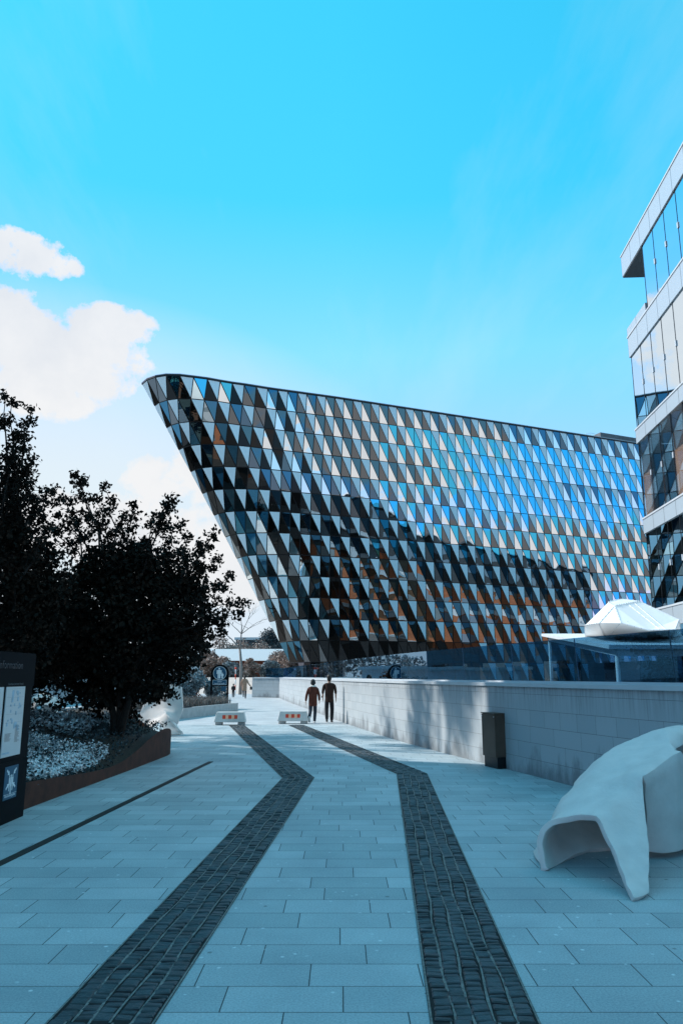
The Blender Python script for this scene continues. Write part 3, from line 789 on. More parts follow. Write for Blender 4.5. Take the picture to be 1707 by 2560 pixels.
Q = ['F0 P1 P2','F0 F1 G1 G0','F1 F2 G2 G1','F2 F3 G3 G2','F3 F4 G4 G3','G0 G1 B1 B0','G1 G2 R2 B1','G2 G3 R3 R2','G3 G4 K4 R3',
 'B0 B1 C1 C0','B1 R2 C2 C1','R2 R3 C3 C2','R3 K4 Lm C3','C0 C1 D1 D0','C1 C2 D2 D1','C2 C3 D3 D2','C3 Lm L4 D3','D0 D1 E1 E0','D1 D2 E2 E1','D2 D3 E3 E2','D3 L4 E4 E3',
 'E1 E2 H2 H1','E2 E3 H3 H2','E3 E4 H4 H3','F4 F5 X5 G4','G4 X5 K5 K4','F5 F6 X6 X5','X5 X6 K6 K5','F6 F7 X7 X6','X6 X7 K7 K6',
 'K4 Lm Mm M0','Lm L4 M2 Mm','M0 Mm Qm Q0','Mm M2 Q2 Qm','L4 N0 N1 M2','M2 N1 N2 Q2']
drape('draped_sculpture', 'large white concrete sculpture like a draped cloth with a dark open mouth, right foreground', V, [q.split() for q in Q], .05, (2.6,7.8,0))
V = dict(a=(392,1716,24.7),b=(430,1712,24.5),c=(455,1718,24.4),d=(459,1772,24.2),e=(444,1812,24.1),f=(412,1770,24.3),g=(404,1740,24.5),
 h=(366,1752,25.0),i=(352,1790,24.8),j=(380,1790,24.4),k=(416,1786,23.9),l=(372,1826,24.1),m=(440,1826,23.7),n=(457,1836,23.65),o=(420,1837,23.6),p=(398,1806,23.9),q=(345,1832,24.6),
 r=(425,1800,24.6),s=(405,1832,25.0))
Q = ['a b f g','b c d f','f d e k','h g f j','a g h h','h j i i','i j l q','j f k p','j p l l','k m n n','k n o p','e r k k','r e s s']
Q = [list(dict.fromkeys(q.split())) for q in Q]
drape('folded_sculpture', 'tall folded white concrete sculpture beyond the rusty planter end', V, Q, .06, (-4.9,24.3,0), 2, .72)
V = dict(a=(66,1770,21),b=(80,1745,21.2),c=(110,1733,21.4),d=(150,1748,21.4),e=(160,1790,21.2),f=(86,1800,20.7),g=(72,1808,20.8),h=(92,1762,20.6),i=(125,1765,20.6),j=(150,1802,20.8),k=(60,1800,21.4),l=(100,1758,22),m=(140,1765,22.2),n=(120,1800,22.3))
Q = ['a b h f','a f g k','b c i h','c d e i','i e j','b c l','c d m l','l m n']
drape('curled_sculpture', 'small curled white concrete sculpture seen between the dark tree and the information pylon', V, [q.split() for q in Q], .06, (-9,21,0), 2, .6)

# ================================================================== information pylon
def text_obj(s, size, mat, parent, Mx, ext=.002, align='LEFT', name='lettering', spacing=1.0, thin=0):
    cu = bpy.data.curves.new(name, 'FONT'); cu.body = s; cu.size = size; cu.extrude = ext; cu.align_x = align; cu.space_character = spacing; cu.offset = thin
    t = bpy.data.objects.new(name, cu); C.objects.link(t)
    dg = bpy.context.evaluated_depsgraph_get(); me = bpy.data.meshes.new_from_object(t.evaluated_get(dg))
    bpy.data.objects.remove(t); o = bpy.data.objects.new(name, me); C.objects.link(o)
    me.materials.clear(); me.materials.append(mat)
    me.transform(Mx); o.parent = parent; return o
PX = -4.06
py = thing('information_pylon', 'black information pylon with two lit map posters at the left edge', 'sign', (PX, 9.6, 0))
Y0, Y1, HP = 8.55, 10.40, 2.04
def yl(y): return y-9.6
m = MB(); m.box(-.26, -.012, yl(Y0), yl(Y1), 0, HP); bevel(m.build('pylon_body', M['signblack'], py), .006)
m = MB(); m.box(-.011, .0, yl(Y0)+.003, yl(Y1)-.003, 1.62, HP-.002); m.build('header_panel', M['signblack'], py)
m = MB(); m.box(-.011, .0, yl(Y0)+.003, yl(Y1)-.003, .004, .72); m.build('lower_panel', M['signblack'], py)
def face(px, py_): v = gx(px, py_, PX); return v.y-9.6, v.z
def TM(y, z, x=.0): return Matrix(((0,0,1,x),(1,0,0,y),(0,1,0,z),(0,0,0,1)))
ya, za = face(0,1674); yb, zb = face(57,1672)
M['hdr'] = pm('header_letter_grey', (.10,.105,.11), .3, metal=.6)
# full word, of which the frame shows the end
full = text_obj('Information', .135, M['hdr'], py, Matrix.Identity(4), .004, 'RIGHT', 'header_lettering', 1.12, -.0015)
full.data.transform(TM(yb, zb, .004))
yt, zt = face(20,1700); y2, _ = face(66,1700); zb2 = face(53,1884)[1]
for (p0, p1) in ((yt, y2), (yt-.36-(y2-yt), yt-.075)):
    ps = MB(); ps.box(-.011, -.001, p0, p1, zb2, zt); w_ = p1-p0; h_ = zt-zb2
    if p1 == y2:
        rr = random.Random(3)
        for _ in range(26):
            a = p0+w_*rr.uniform(.12,.8); z_ = zt-h_*rr.uniform(.12,.62); s_ = w_*rr.uniform(.03,.1)
            ps.box(-.0009, .0012+_*.00002, a, min(p1-.02, a+s_), z_-s_*rr.uniform(.4,1.6), z_, 1)
    po = ps.build('map_poster', [M['paper'], M['mapblue']], py)
    if p1 == y2:
        text_obj('Karolinska University Hospital', w_*.066, M['ink'], po, TM(p0+w_*.06, zt-.06, .001), .0005, name='poster_heading')
        ln = MB()
        for i in range(9): ln.box(.0, .0016, p0+w_*.10, p0+w_*(.30+.14*rr.random()), zt-h_*(.70+.012*i)-.003, zt-h_*(.70+.012*i))
        for i in range(18): ln.box(.0, .0016, p0+w_*.62, p0+w_*(.75+.15*rr.random()), zt-h_*(.60+.013*i)-.003, zt-h_*(.60+.013*i))
        for i in range(5): ln.box(.0, .0015, p0+w_*.05, p0+w_*.95, zt-h_*(.12+.11*i)-.001, zt-h_*(.12+.11*i))
        ln.build('poster_text', M['ink'], po)
        ar = MB(); ar.box(0,.0018, p0+w_*.04, p0+w_*.4, zb2+.035, zb2+.055); ar.build('poster_logo', M['mapblue'], po)
# assembly point sign: four arrows pointing at a group of people
yA, zA = face(14,1919); yB, zB = face(40,1991)
as_ = MB(); as_.box(.0003,.004, yA, yB, zB, zA); aso = as_.build('assembly_point_sign', M['signblue'], py)
w_, h_ = yB-yA, zA-zB
def P2(u, v): return Vector((.0048, yA+u*w_, zA-v*h_))
ic = MB()
for (u, v, du, dv) in ((.15,.10,.2,.16),(.85,.10,-.2,.16),(.15,.68,.2,-.16),(.85,.68,-.2,-.16)):
    a, b = P2(u, v), P2(u+du, v+dv); d = (b-a).normalized(); s_ = Vector((0,-d.z,d.y))
    ic.prism([a-s_*.012, b-d*.03-s_*.012, b-d*.03+s_*.012, a+s_*.012], (.001,0,0)); ic.prism([b-d*.045-s_*.03, b, b-d*.045+s_*.03], (.0012,0,0))
for u, sc_ in ((.5,1.0),(.38,.8),(.62,.8)):
    c_ = P2(u, .30); ic.ball(c_, .016*sc_, 8, 5, scale=(.1,1,1))
    a = P2(u,.34); ic.box(.0046,.0056+.0002*sc_, a.y-.02*sc_, a.y+.02*sc_, a.z-.11*sc_, a.z)
    ic.box(.0046,.0054+.0002*sc_, a.y-.015*sc_, a.y-.003, a.z-.2*sc_, a.z-.1101*sc_); ic.box(.0046,.0054+.0002*sc_, a.y+.003, a.y+.015*sc_, a.z-.2*sc_, a.z-.1101*sc_)
t = P2(0,.84); ic.box(.0044,.005, yA+.006, yB-.006, t.z-.004, t.z)
ic.build('pictogram', M['signwhite'], aso)
text_obj('Återsamlingsplats', w_*.115, M['signwhite'], aso, TM(yA+w_*.5, zB+.028, .0048), .0004, 'CENTER')

# ================================================================== rusty planter with mound, ground cover
PE = [(-4.36,8.6,.36),(-4.30,9.8,.36),(-4.24,10.9,.345),(-4.17,12.3,.26),(-4.10,13.6,.19),(-4.05,14.6,.19),(-4.0,15.6,.31),(-3.96,16.6,.49),(-3.92,17.6,.60),(-3.92,18.25,.56),(-4.02,18.75,.42),(-4.35,19.2,.36),(-4.9,19.8,.60),(-5.5,20.3,.78),(-6.3,20.7,.70),(-7.5,21.0,.45),(-9.5,21.2,.35),(-12,21,.35)]
pl = thing('rusty_planter', 'raised planting bed edged by a wavy rusty steel plate on the left', 'planter', (-4.2,14,0))
EP = catmull([Vector((a,b,c)) for a,b,c in PE], 6); k = len(EP)
m = MB(); nn = []
for i in range(k):
    t = (EP[min(i+1,k-1)]-EP[max(i-1,0)]); t.z = 0; t.normalize(); nn.append(Vector((t.y,-t.x,0)))
o0 = EP; o1 = [p-q*.014 for p, q in zip(EP, nn)]
vs = [Vector((p.x,p.y,-.02)) for p in o0]+[Vector(p) for p in o0]+[Vector((p.x,p.y,q.z)) for p, q in zip(o1,o0)]+[Vector((p.x,p.y,-.02)) for p in o1]
m.add(vs, [f for i in range(k-1) for f in ((i,i+1,k+i+1,k+i),(k+i,k+i+1,2*k+i+1,2*k+i),(2*k+i,2*k+i+1,3*k+i+1,3*k+i))], 0, False)
o = m.build('steel_edge', M['corten']); local(o, (-4.2,14,0)); o.parent = pl; o.location = (0,0,0)
def edgeh(y):
    for a, b in zip(PE[:10], PE[1:10]):
        if a[1] <= y <= b[1]: f = (y-a[1])/(b[1]-a[1]); return a[0]+(b[0]-a[0])*f, a[2]+(b[2]-a[2])*f
    return (-4.36, .36) if y < 10 else (-4.0, .45)
def moundh(x, y):
    ex, eh = edgeh(min(18.2, y)); d = max(0, ex-x)
    base = eh-.10 + min(.42, d*.17)
    if y > 17: base = min(base, .42+.1*d if y < 20 else .3)
    return base + .05*noise.noise(Vector((x*.8, y*.8, 0)))
m = MB(); NXg, NYg = 22, 34; vs = []
for j in range(NYg+1):
    y = 8.7+(20.0-8.7)*j/NYg; ex, eh = edgeh(min(18.2,y))
    if y > 18.3: ex = -3.95-(y-18.3)*.75
    for i in range(NXg+1):
        x = ex-.016-(ex+11.5)*(i/NXg)**1.3
        vs.append((x, y, moundh(x,y)))
m.add(vs, [(j*(NXg+1)+i, (j+1)*(NXg+1)+i, (j+1)*(NXg+1)+i+1, j*(NXg+1)+i+1) for j in range(NYg) for i in range(NXg)], 0, True)
o = m.build('soil', M['soil']); local(o, (-4.2,14,0)); o.parent = pl; o.location = (0,0,0)

def leafquad(mb, p, s, rr, mi=0, flat=0.0, asp=.6):
    d = Vector((rr.gauss(0,1), rr.gauss(0,1), rr.gauss(0,1)*(1-flat))); d.normalize()
    u = Vector((rr.gauss(0,1), rr.gauss(0,1), rr.gauss(0,1)*(1-flat)))
    u = (u-d*u.dot(d)); 
    if u.length < 1e-4: return
    u.normalize()
    b = len(mb.v)
    mb.v += [tuple(p-d*s), tuple(p+u*s*asp-d*s*.1), tuple(p+d*s), tuple(p-u*s*asp-d*s*.1)]
    mb.f.append([b,b+1,b+2,b+3]); mb.m.append(mi); mb.sm.append(False)
rr = random.Random(5)
m = MB()
for _ in range(16000):
    y = rr.uniform(10.2,16.0); x = -4.42-rr.random()**1.2*3.0
    if noise.noise(Vector((x*.9,y*.7,3)))+.42-(y-13.2)*.08-max(0,(y-14.4))*.5 < rr.uniform(-.25,.25): continue
    h = moundh(x,y)+.05+.10*(noise.noise(Vector((x*2,y*2,0)))+1)*rr.random()
    for q in range(2): leafquad(m, Vector((x+rr.gauss(0,.02),y+rr.gauss(0,.02),h+rr.gauss(0,.012))), rr.uniform(.012,.024), rr, 0, .5, .9)
o = m.build('flower_carpet', M['flower']); stuff(o, 'low white flowering carpet in the planting bed beside the pylon', 'flowers')
m = MB()
for _ in range(16000):
    y = rr.uniform(9.5,20); x = (-4.2 if y < 17 else -4.3)-rr.random()*5.5
    h = moundh(x,y)
    if x > -4.9 and rr.random() < .6: continue
    for q in range(2): leafquad(m, Vector((x,y,h+rr.random()*.17)), rr.uniform(.025,.05), rr, 0, .2, .45)
o = m.build('ground_cover', M['cover']); stuff(o, 'dark low leafy ground cover on the planting mound under the tree', 'plants')
m = MB()
for _ in range(7000):
    y = rr.uniform(14.6,19.0); x = -5.1-rr.random()*3.6
    if noise.noise(Vector((x*.5,y*1.2,9))) < -.05: continue
    h = moundh(x,y)+.16
    leafquad(m, Vector((x,y,h+abs(rr.gauss(0,.10)))), rr.uniform(.03,.055), rr, 0, .1, .4)
o = m.build('bluish_perennials', M['leaf_grey']); stuff(o, 'pale bluish perennials in drifts behind the white flower carpet', 'plants')

# ================================================================== trees
def limb(mb, pts, r0, r1, nseg=8):
    L = len(pts); mb.tube(pts, [r0+(r1-r0)*(i/(L-1))**.8 for i in range(L)], 6 if r0 < .05 else 8)
def curve(a, b, sag, rr, n=7, wob=.06):
    L = (b-a).length; pts = []
    for i in range(n+1):
        t = i/n; p = a.lerp(b, t); p = p + sag*(math.sin(math.pi*t)) 
        if 0 < i < n: p += Vector((rr.gauss(0,1), rr.gauss(0,1), rr.gauss(0,1)))*wob*L*.25
        pts.append(p)
    return pts
def big_tree(name, label, base, forks, tips, Yc, dspread, blobs, nleaf, seed, leafm, leaf=.055, tw=1.0):
    rr = random.Random(seed)
    root = thing(name, label, 'tree', base)
    wood = MB(); lv = MB(); base = Vector(base)
    stems = []
    for fx in forks:
        top = Vector(fx); pts = curve(base+Vector((rr.gauss(0,.08),rr.gauss(0,.08),-.1)), top, Vector((0,0,0)), rr, 6, .04)
        limb(wood, pts, .085, .05); stems.append(pts)
    for (px, py_) in tips:
        Y = Yc + rr.uniform(-dspread, dspread); T = gy(px, py_, Y)
        st_ = min(stems, key=lambda s_: (s_[-1]-T).length); a = st_[rr.choice((-1,-1,-2,-3))]
        pts = curve(a, T, Vector((0,0,.12*(T-a).length)), rr, 8, .07); limb(wood, pts, .04, .006)
        for i in range(2, len(pts)):
            f = i/(len(pts)-1); p = pts[i]
            # side twigs
            for q in range(3):
                d = Vector((rr.gauss(0,1), rr.gauss(0,1), rr.gauss(0,.7)+.35)).normalized()*(.68-.46*f)*tw*rr.uniform(.5,1.1)
                e_ = p+d; limb(wood, [p, p.lerp(e_,.5)+Vector((0,0,.03)), e_], .012, .003)
                for w in range(int(15)):
                    c_ = p.lerp(e_, rr.uniform(.2,1.05)); leafquad(lv, c_+Vector((rr.gauss(0,.05),rr.gauss(0,.05),rr.gauss(0,.05))), leaf*rr.uniform(.6,1.15), rr)
            for w in range(int(14)):
                s_ = (.08+.22*(1-f))*tw; leafquad(lv, p+Vector((rr.gauss(0,s_),rr.gauss(0,s_),rr.gauss(0,s_))), leaf*rr.uniform(.6,1.15), rr)
    tot = sum(b[2]*b[3] for b in blobs)
    for (px, py_, rx, ry, dz) in blobs:
        c_ = gy(px, py_, Yc+dz); sx = rx*Yc/F; sz = ry*Yc/F
        for w in range(int(nleaf*rx*ry/tot)):
            while True:
                v = Vector((rr.uniform(-1,1), rr.uniform(-1,1), rr.uniform(-1,1)))
                if v.length < 1: break
            p = c_+Vector((v.x*sx, v.y*max(.7, sx*.8), v.z*sz))
            if noise.noise(p*1.6) < -.28+.25*(v.length-.6): continue
            leafquad(lv, p, leaf*rr.uniform(.7,1.5), rr)
    o = wood.build('trunk', M['bark']); local(o, base); o.parent = root; o.location = (0,0,0)
    o = lv.build('crown', leafm); local(o, base); o.parent = root; o.location = (0,0,0)
    return root
tips = [(185,1192),(205,1210),(262,1218),(240,1250),(330,1268),(310,1290),(420,1262),(433,1252),(380,1290),(452,1312),(470,1345),(535,1342),(520,1370),(544,1400),(575,1440),(560,1470),(606,1510),(595,1535),(560,1560),(558,1585),(522,1620),(488,1650),(465,1688),(445,1700),(430,1740),(395,1750),(140,1262),(130,1225),(150,1290),(128,1320),(100,1420),(92,1700),(105,1750),(150,1770),(210,1765),(120,1640),(240,1790),(330,1790)]
blobs = [(290,1430,95,75,0),(380,1430,110,95,.3),(250,1530,170,120,0),(420,1530,110,95,-.2),(340,1610,180,100,.2),(200,1640,120,90,.3),(440,1615,75,60,0),(300,1700,130,70,0),(470,1450,50,55,0),(150,1590,110,140,.6),(90,1600,110,150,.8)]
tb = gz(290,1850,.42)
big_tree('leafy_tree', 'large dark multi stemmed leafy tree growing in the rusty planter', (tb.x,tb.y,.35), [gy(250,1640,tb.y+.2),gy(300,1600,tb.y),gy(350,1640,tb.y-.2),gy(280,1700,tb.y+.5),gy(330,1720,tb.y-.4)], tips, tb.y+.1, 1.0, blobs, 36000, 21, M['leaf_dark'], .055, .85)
tips = [(15,992),(30,1010),(78,1026),(60,1060),(40,1090),(20,1120),(80,1152),(70,1190),(118,1230),(95,1250),(112,1290),(120,1325),(60,1240),(20,1200),(100,1370),(-40,1100),(-60,1200),(-80,1000),(130,1390)]
blobs = [(30,1360,70,80,0),(30,1450,120,130,.2),(110,1450,80,110,.4),(-80,1300,120,200,.3),(-40,1550,150,150,0),(60,1570,100,120,.3)]
t2 = gz(-60,1900,.3)
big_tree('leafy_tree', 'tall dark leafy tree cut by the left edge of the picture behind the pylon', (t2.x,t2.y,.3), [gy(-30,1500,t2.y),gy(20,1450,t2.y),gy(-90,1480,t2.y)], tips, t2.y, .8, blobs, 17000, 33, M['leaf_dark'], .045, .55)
#@@PART4
# ================================================================== concrete barriers
def barrier(name, label, px0, px1, pyb, rot):
    c_ = gz((px0+px1)/2, pyb)
    t = thing(name, label, 'barrier', c_, rot, 'barriers closing the two cobbled strips')
    w, h, d = .58, .40, .24
    m = MB()
    lo = [Vector((sx*w, sy*d, .10)) for sx, sy in ((-1,-1),(1,-1),(1,1),(-1,1))]
    hi = [Vector((sx*(w-.085), sy*(d-.09), .46)) for sx, sy in ((-1,-1),(1,-1),(1,1),(-1,1))]
    m.add(lo+hi, [(3,2,1,0),(4,5,6,7),(0,1,5,4),(1,2,6,5),(2,3,7,6),(3,0,4,7)])
    bevel(m.build('body', M['barrier'], t), .018, 3)
    for s_ in (-1,1):
        m = MB(); m.box(s_*.41-.125, s_*.41+.125, -.19, .19, 0, .098); bevel(m.build('foot', M['concrete'], t), .02)
    # reflector lies on the sloping front
    a = math.atan2(.09, .36); Mx = Matrix.Translation((0,-d+.09*.52-.004, .10+.36*.52)) @ Matrix.Rotation(-a, 4, 'X')
    m = MB(); m.box(-.275,.275,-.004,.002,-.068,.068,0,Mx); pl_ = m.build('reflector', M['orange'], t)
    for q in (-1,0,1):
        m = MB(); m.box(q*.215-.055,q*.215+.055,-.007,-.0042,-.066,.066,0,Mx); m.build('red_square', M['red'], pl_)
    return t
barrier('concrete_barrier', 'left of the two low concrete barriers with three red squares, nearer the stone planter', 538, 614, 1812, .03)
barrier('concrete_barrier', 'right of the two low concrete barriers with three red squares, beside the walking couple', 697, 769, 1809, -.02)

# ================================================================== far stone planter with shrubs and sign
q0, q1 = gz(595,1780), gz(420,1802)
dr = (q1-q0); dr.z = 0; dr.normalize(); q1 = q0+dr*15; bk = Vector((dr.y,-dr.x,0)); bk = bk if bk.x < 0 else -bk
sp = thing('stone_planter', 'long low pale stone planter with shrubs behind the barriers', 'planter', q0)
m = MB(); PH = .44
def qb(a0,a1,b0,b1,z0,z1):
    return [q0+dr*a0+bk*b0+Vector((0,0,z0)), q0+dr*a1+bk*b0+Vector((0,0,z0)), q0+dr*a1+bk*b1+Vector((0,0,z0)), q0+dr*a0+bk*b1+Vector((0,0,z0))], Vector((0,0,z1-z0))
for args in ((0,15,0,.18),(0,15,4.6,4.78),(0,.18,.183,4.597),(14.82,15,.183,4.597)):
    p_, d_ = qb(*args,0,PH); m.prism(p_, d_)
o = m.build('kerb', M['concrete']); local(o, q0); o.parent = sp; o.location = (0,0,0)
m = MB(); p_, d_ = qb(.2,14.8,.2,4.58,0,PH-.06); m.prism(p_, d_); o = m.build('soil', M['soil']); local(o, q0); o.parent = sp; o.location = (0,0,0)
m = MB(); p_, d_ = qb(5.6,13,-.01,.5,PH+.003,PH+.06); m.prism(p_, d_); o = m.build('bench_top', M['black_cloth']); local(o, q0); o.parent = sp; o.location = (0,0,0)
rr = random.Random(8)
def grasses(name, label, area, nb, h0, h1, mat):
    m = MB()
    for _ in range(nb):
        p = area(); h = rr.uniform(h0, h1); a = rr.uniform(0, 6.28); w = .008
        le = Vector((math.cos(a), math.sin(a), 0))*h*rr.uniform(.15,.5); s_ = Vector((-math.sin(a), math.cos(a), 0))*w
        p1 = p+Vector((0,0,h*.6))+le*.4; p2 = p+Vector((0,0,h))+le
        m.add([p-s_, p+s_, p1+s_*.8, p1-s_*.8, p2], [(0,1,2,3),(3,2,4)])
    o = m.build(name, mat); stuff(o, label, 'grass'); return o
grasses('ornamental_grass', 'dry ornamental grass filling the front of the stone planter', lambda: q0+dr*rr.uniform(.3,8)+bk*rr.uniform(.25,2.0)+Vector((0,0,PH-.07)), 9000, .22, .50, M['grass_dry'])
def shrub(name, label, c_, sx, sy, sz, nl, mat, leaf=.06, group=None, seed=1, kindword='shrub', trunk=True):
    rr = random.Random(seed); t = thing(name, label, kindword, (c_.x,c_.y,c_.z), 0, group)
    m = MB(); w = MB()
    for q in range(7):
        a = rr.uniform(0,6.28); e_ = Vector((math.cos(a)*sx*.6, math.sin(a)*sy*.6, sz*rr.uniform(1.0,1.5)))
        w.tube([(0,0,-.05), e_*.5+Vector((0,0,.1)), e_], [.03*sz,.02*sz,.008*sz], 5)
    lumps = [Vector((rr.uniform(-.6,.6)*sx, rr.uniform(-.6,.6)*sy, sz*rr.uniform(.45,1.45))) for _ in range(13)]
    for i in range(nl):
        l = rr.choice(lumps); v = Vector((rr.gauss(0,1),rr.gauss(0,1),rr.gauss(0,1))).normalized()*rr.uniform(.55,1.08)
        p = l+Vector((v.x*sx*.42, v.y*sy*.42, v.z*sz*.42))
        if p.z < 0.02: p.z = rr.uniform(.02,.3)
        leafquad(m, p, leaf*rr.uniform(.6,1.3), rr)
    w.build('stems', M['bark'], t); m.build('foliage', mat, t); return t
def onp(px, py_, Y): v = gy(px, py_, Y); return v
gsh = 'shrubs in the stone planter'
shrub('grey_shrub', 'rounded blue grey shrub left of the arched pedestrian sign', Vector((gy(470,1720,42).x,42,.38)), 1.1, 1.0, .95, 5200, M['leaf_grey'], .07, gsh, 2)
shrub('grey_shrub', 'blue grey shrub standing right behind the arched pedestrian sign', Vector((gy(530,1720,43).x,43,.38)), .9, .8, .72, 3000, M['leaf_grey'], .07, gsh, 3)
shrub('grey_shrub', 'low blue grey shrub half hidden by the dark tree', Vector((gy(425,1720,41).x,41,.38)), 1.1, .8, .8, 3000, M['leaf_grey'], .07, gsh, 4)
shrub('rust_shrub', 'small rust orange shrub glimpsed under the edge of the dark tree', Vector((gy(480,1690,47).x,47,.0)), 1.3, .8, 1.15, 3500, M['leaf_rust'], .08, None, 5)

# arched pedestrian sign
sg = gz(549,1752,.3); sg = gy(549,1720,41.0); sg.z = .3
ar = thing('pedestrian_sign', 'black arched sign board with a blue disc showing an adult and a child', 'sign', sg, .04)
HW = .47
zt_ = gy(549,1661,41).z-.3
m = MB(); ro = HW; out = []; inn_ = []
for i in range(25):
    a = math.pi*i/24; out.append((math.cos(a)*ro, math.sin(a)*ro))
cz = zt_-ro
zb_ = gy(549,1715,41).z-.3
vs = [Vector((x,-.03,cz+z)) for x, z in out]+[Vector((-HW,-.03,zb_)), Vector((HW,-.03,zb_))]
m.prism(vs, (0,.06,0)); m.build('board', M['signblack'], ar)
for s_ in (-1,1):
    m = MB(); m.box(s_*(HW-.05)-.05, s_*(HW-.05)+.05, -.028, .028, 0, zb_-.002); m.build('post', M['signblack'], ar)
cdz = cz+.02
m = MB(); vs = [Vector((math.cos(2*math.pi*i/32)*.345, -.036, cdz+math.sin(2*math.pi*i/32)*.345)) for i in range(32)]; m.prism(vs, (0,.005,0)); m.build('disc_rim', M['signwhite'], ar)
m = MB(); vs = [Vector((math.cos(2*math.pi*i/32)*.325, -.041, cdz+math.sin(2*math.pi*i/32)*.325)) for i in range(32)]; m.prism(vs, (0,.004,0)); disc = m.build('blue_disc', M['signblue'], ar)
m = MB()
def picto(m, cx_, zb0, h):
    f = h/1.0
    m.ball((cx_,-.045,zb0+.90*f), .085*f, 10, 6, scale=(1,.1,1))
    def bx(a0,a1,b0,b1,k_): m.box(cx_+a0*f, cx_+a1*f, -.0462-.0002*k_, -.0415, zb0+b0*f, zb0+b1*f)
    bx(-.15,.15,.42,.79,0); bx(-.23,-.16,.40,.76,1); bx(.16,.23,.40,.76,2); bx(-.13,-.01,0,.415,3); bx(.01,.13,0,.415,4)
picto(m, -.035, cdz-.27, .56); picto(m, .13, cdz-.27, .30)
m.build('pictogram', M['signwhite'], disc)
m = MB(); m.box(-.36,.36,-.037,-.031,zb_+.06,zb_+.31); sub_ = m.build('sub_plate', M['signwhite'], ar)
m = MB(); m.box(-.345,.345,-.041,-.0372,zb_+.075,zb_+.295); sb2 = m.build('plate_face', M['signblue'], sub_)
Ms = lambda x, z: Matrix(((1,0,0,x),(0,0,-1,-.0415),(0,1,0,z),(0,0,0,1)))
text_obj('Gäller', .10, M['signwhite'], sub_, Ms(.0, zb_+.195), .001, 'CENTER')
text_obj('behörig trafik', .10, M['signwhite'], sub_, Ms(.0, zb_+.095), .001, 'CENTER')
m = MB(); m.box(.10,.36,-.03,-.02,zb_-.26,zb_-.03); m.build('small_plate', M['signblue'], ar)

# ================================================================== people
def skin_mesh(nodes, edges, sub=2):
    ks = list(nodes); ix = {k: i for i, k in enumerate(ks)}
    me = bpy.data.meshes.new('tmp'); me.from_pydata([nodes[k][:3] for k in ks], [(ix[a], ix[b]) for a, b in edges], [])
    o = bpy.data.objects.new('tmp', me); C.objects.link(o)
    o.modifiers.new('s', 'SKIN'); me.skin_vertices or None
    sv = me.skin_vertices[0].data if me.skin_vertices else None
    if sv is None:
        bm = bmesh.new(); bm.from_mesh(me); bm.verts.layers.skin.verify(); bm.to_mesh(me); bm.free(); sv = me.skin_vertices[0].data
    for i, k in enumerate(ks):
        r = nodes[k][3]; sv[i].radius = (r, r) if not hasattr(r, '__len__') else r
        sv[i].use_root = (i == 0)
    s_ = o.modifiers.new('u', 'SUBSURF'); s_.levels = sub; s_.render_levels = sub
    dg = bpy.context.evaluated_depsgraph_get(); out = bpy.data.meshes.new_from_object(o.evaluated_get(dg))
    bpy.data.objects.remove(o); bpy.data.meshes.remove(me)
    for p in out.polygons: p.use_smooth = True
    return out
def skin_obj(name, nodes, edges, mat, parent, sub=2, extra=None):
    me = skin_mesh(nodes, edges, sub)
    if extra:
        bm = bmesh.new(); bm.from_mesh(me)
        t = bpy.data.meshes.new('x'); t.from_pydata(extra.v, [], extra.f); bm.from_mesh(t); bm.to_mesh(me); bm.free()
        for p in me.polygons: p.use_smooth = True
    me.name = name; me.materials.append(mat)
    o = bpy.data.objects.new(name, me); C.objects.link(o); o.parent = parent; return o
def chain(*k): return list(zip(k, k[1:]))
def fingers(mb, wrist, d, side, s=1.0):
    d = Vector(d).normalized(); up = Vector((0,1,0)); sd_ = d.cross(up).normalized()*side
    w = Vector(wrist); pe = w+d*.085*s
    mb.tube([w-d*.01, w+d*.045*s, pe], [.024*s,.036*s,.034*s], 8, sq=.55)
    for i, L in enumerate((.066,.078,.072,.056)):
        b_ = pe+up*(.027-.018*i)*s; mb.tube([b_-d*.012, b_+d*L*.45*s+sd_*.006, b_+d*L*.85*s+sd_*.022*s], [.0095*s,.009*s,.007*s], 6)
    b_ = w+d*.03*s+up*.030*s; mb.tube([b_, b_+d*.035*s+up*.022*s, b_+d*.06*s+up*.026*s+sd_*.01], [.012*s,.010*s,.008*s], 6)
def shoe(mb, ank, yaw, pitch, s=1.0):
    Mx = Matrix.Translation(ank) @ Matrix.Rotation(yaw,4,'Z') @ Matrix.Rotation(pitch,4,'X')
    prof = [(-.075,.030,.055,.0),(-.05,.040,.06,.0),(.0,.042,.058,.0),(.08,.046,.04,.0),(.14,.045,.03,.0),(.185,.03,.022,.0)]
    vs = []; nn_ = 10
    for y, w, h, _ in prof:
        for k_ in range(nn_):
            a = 2*math.pi*k_/nn_; vs.append(Mx @ Vector((w*math.cos(a)*s, y*s, (-.045+ h*.5 + h*.75*math.sin(a)*.9 - .03)*s if math.sin(a) > 0 else (-.075+h*.5-h*.5*abs(math.sin(a))**.4)*s)))
    fs = [(i*nn_+k_, i*nn_+(k_+1)%nn_, (i+1)*nn_+(k_+1)%nn_, (i+1)*nn_+k_) for i in range(len(prof)-1) for k_ in range(nn_)]
    fs += [tuple(range(nn_-1,-1,-1)), tuple(range((len(prof)-1)*nn_, len(prof)*nn_))]
    mb.add(vs, fs, 0, True)
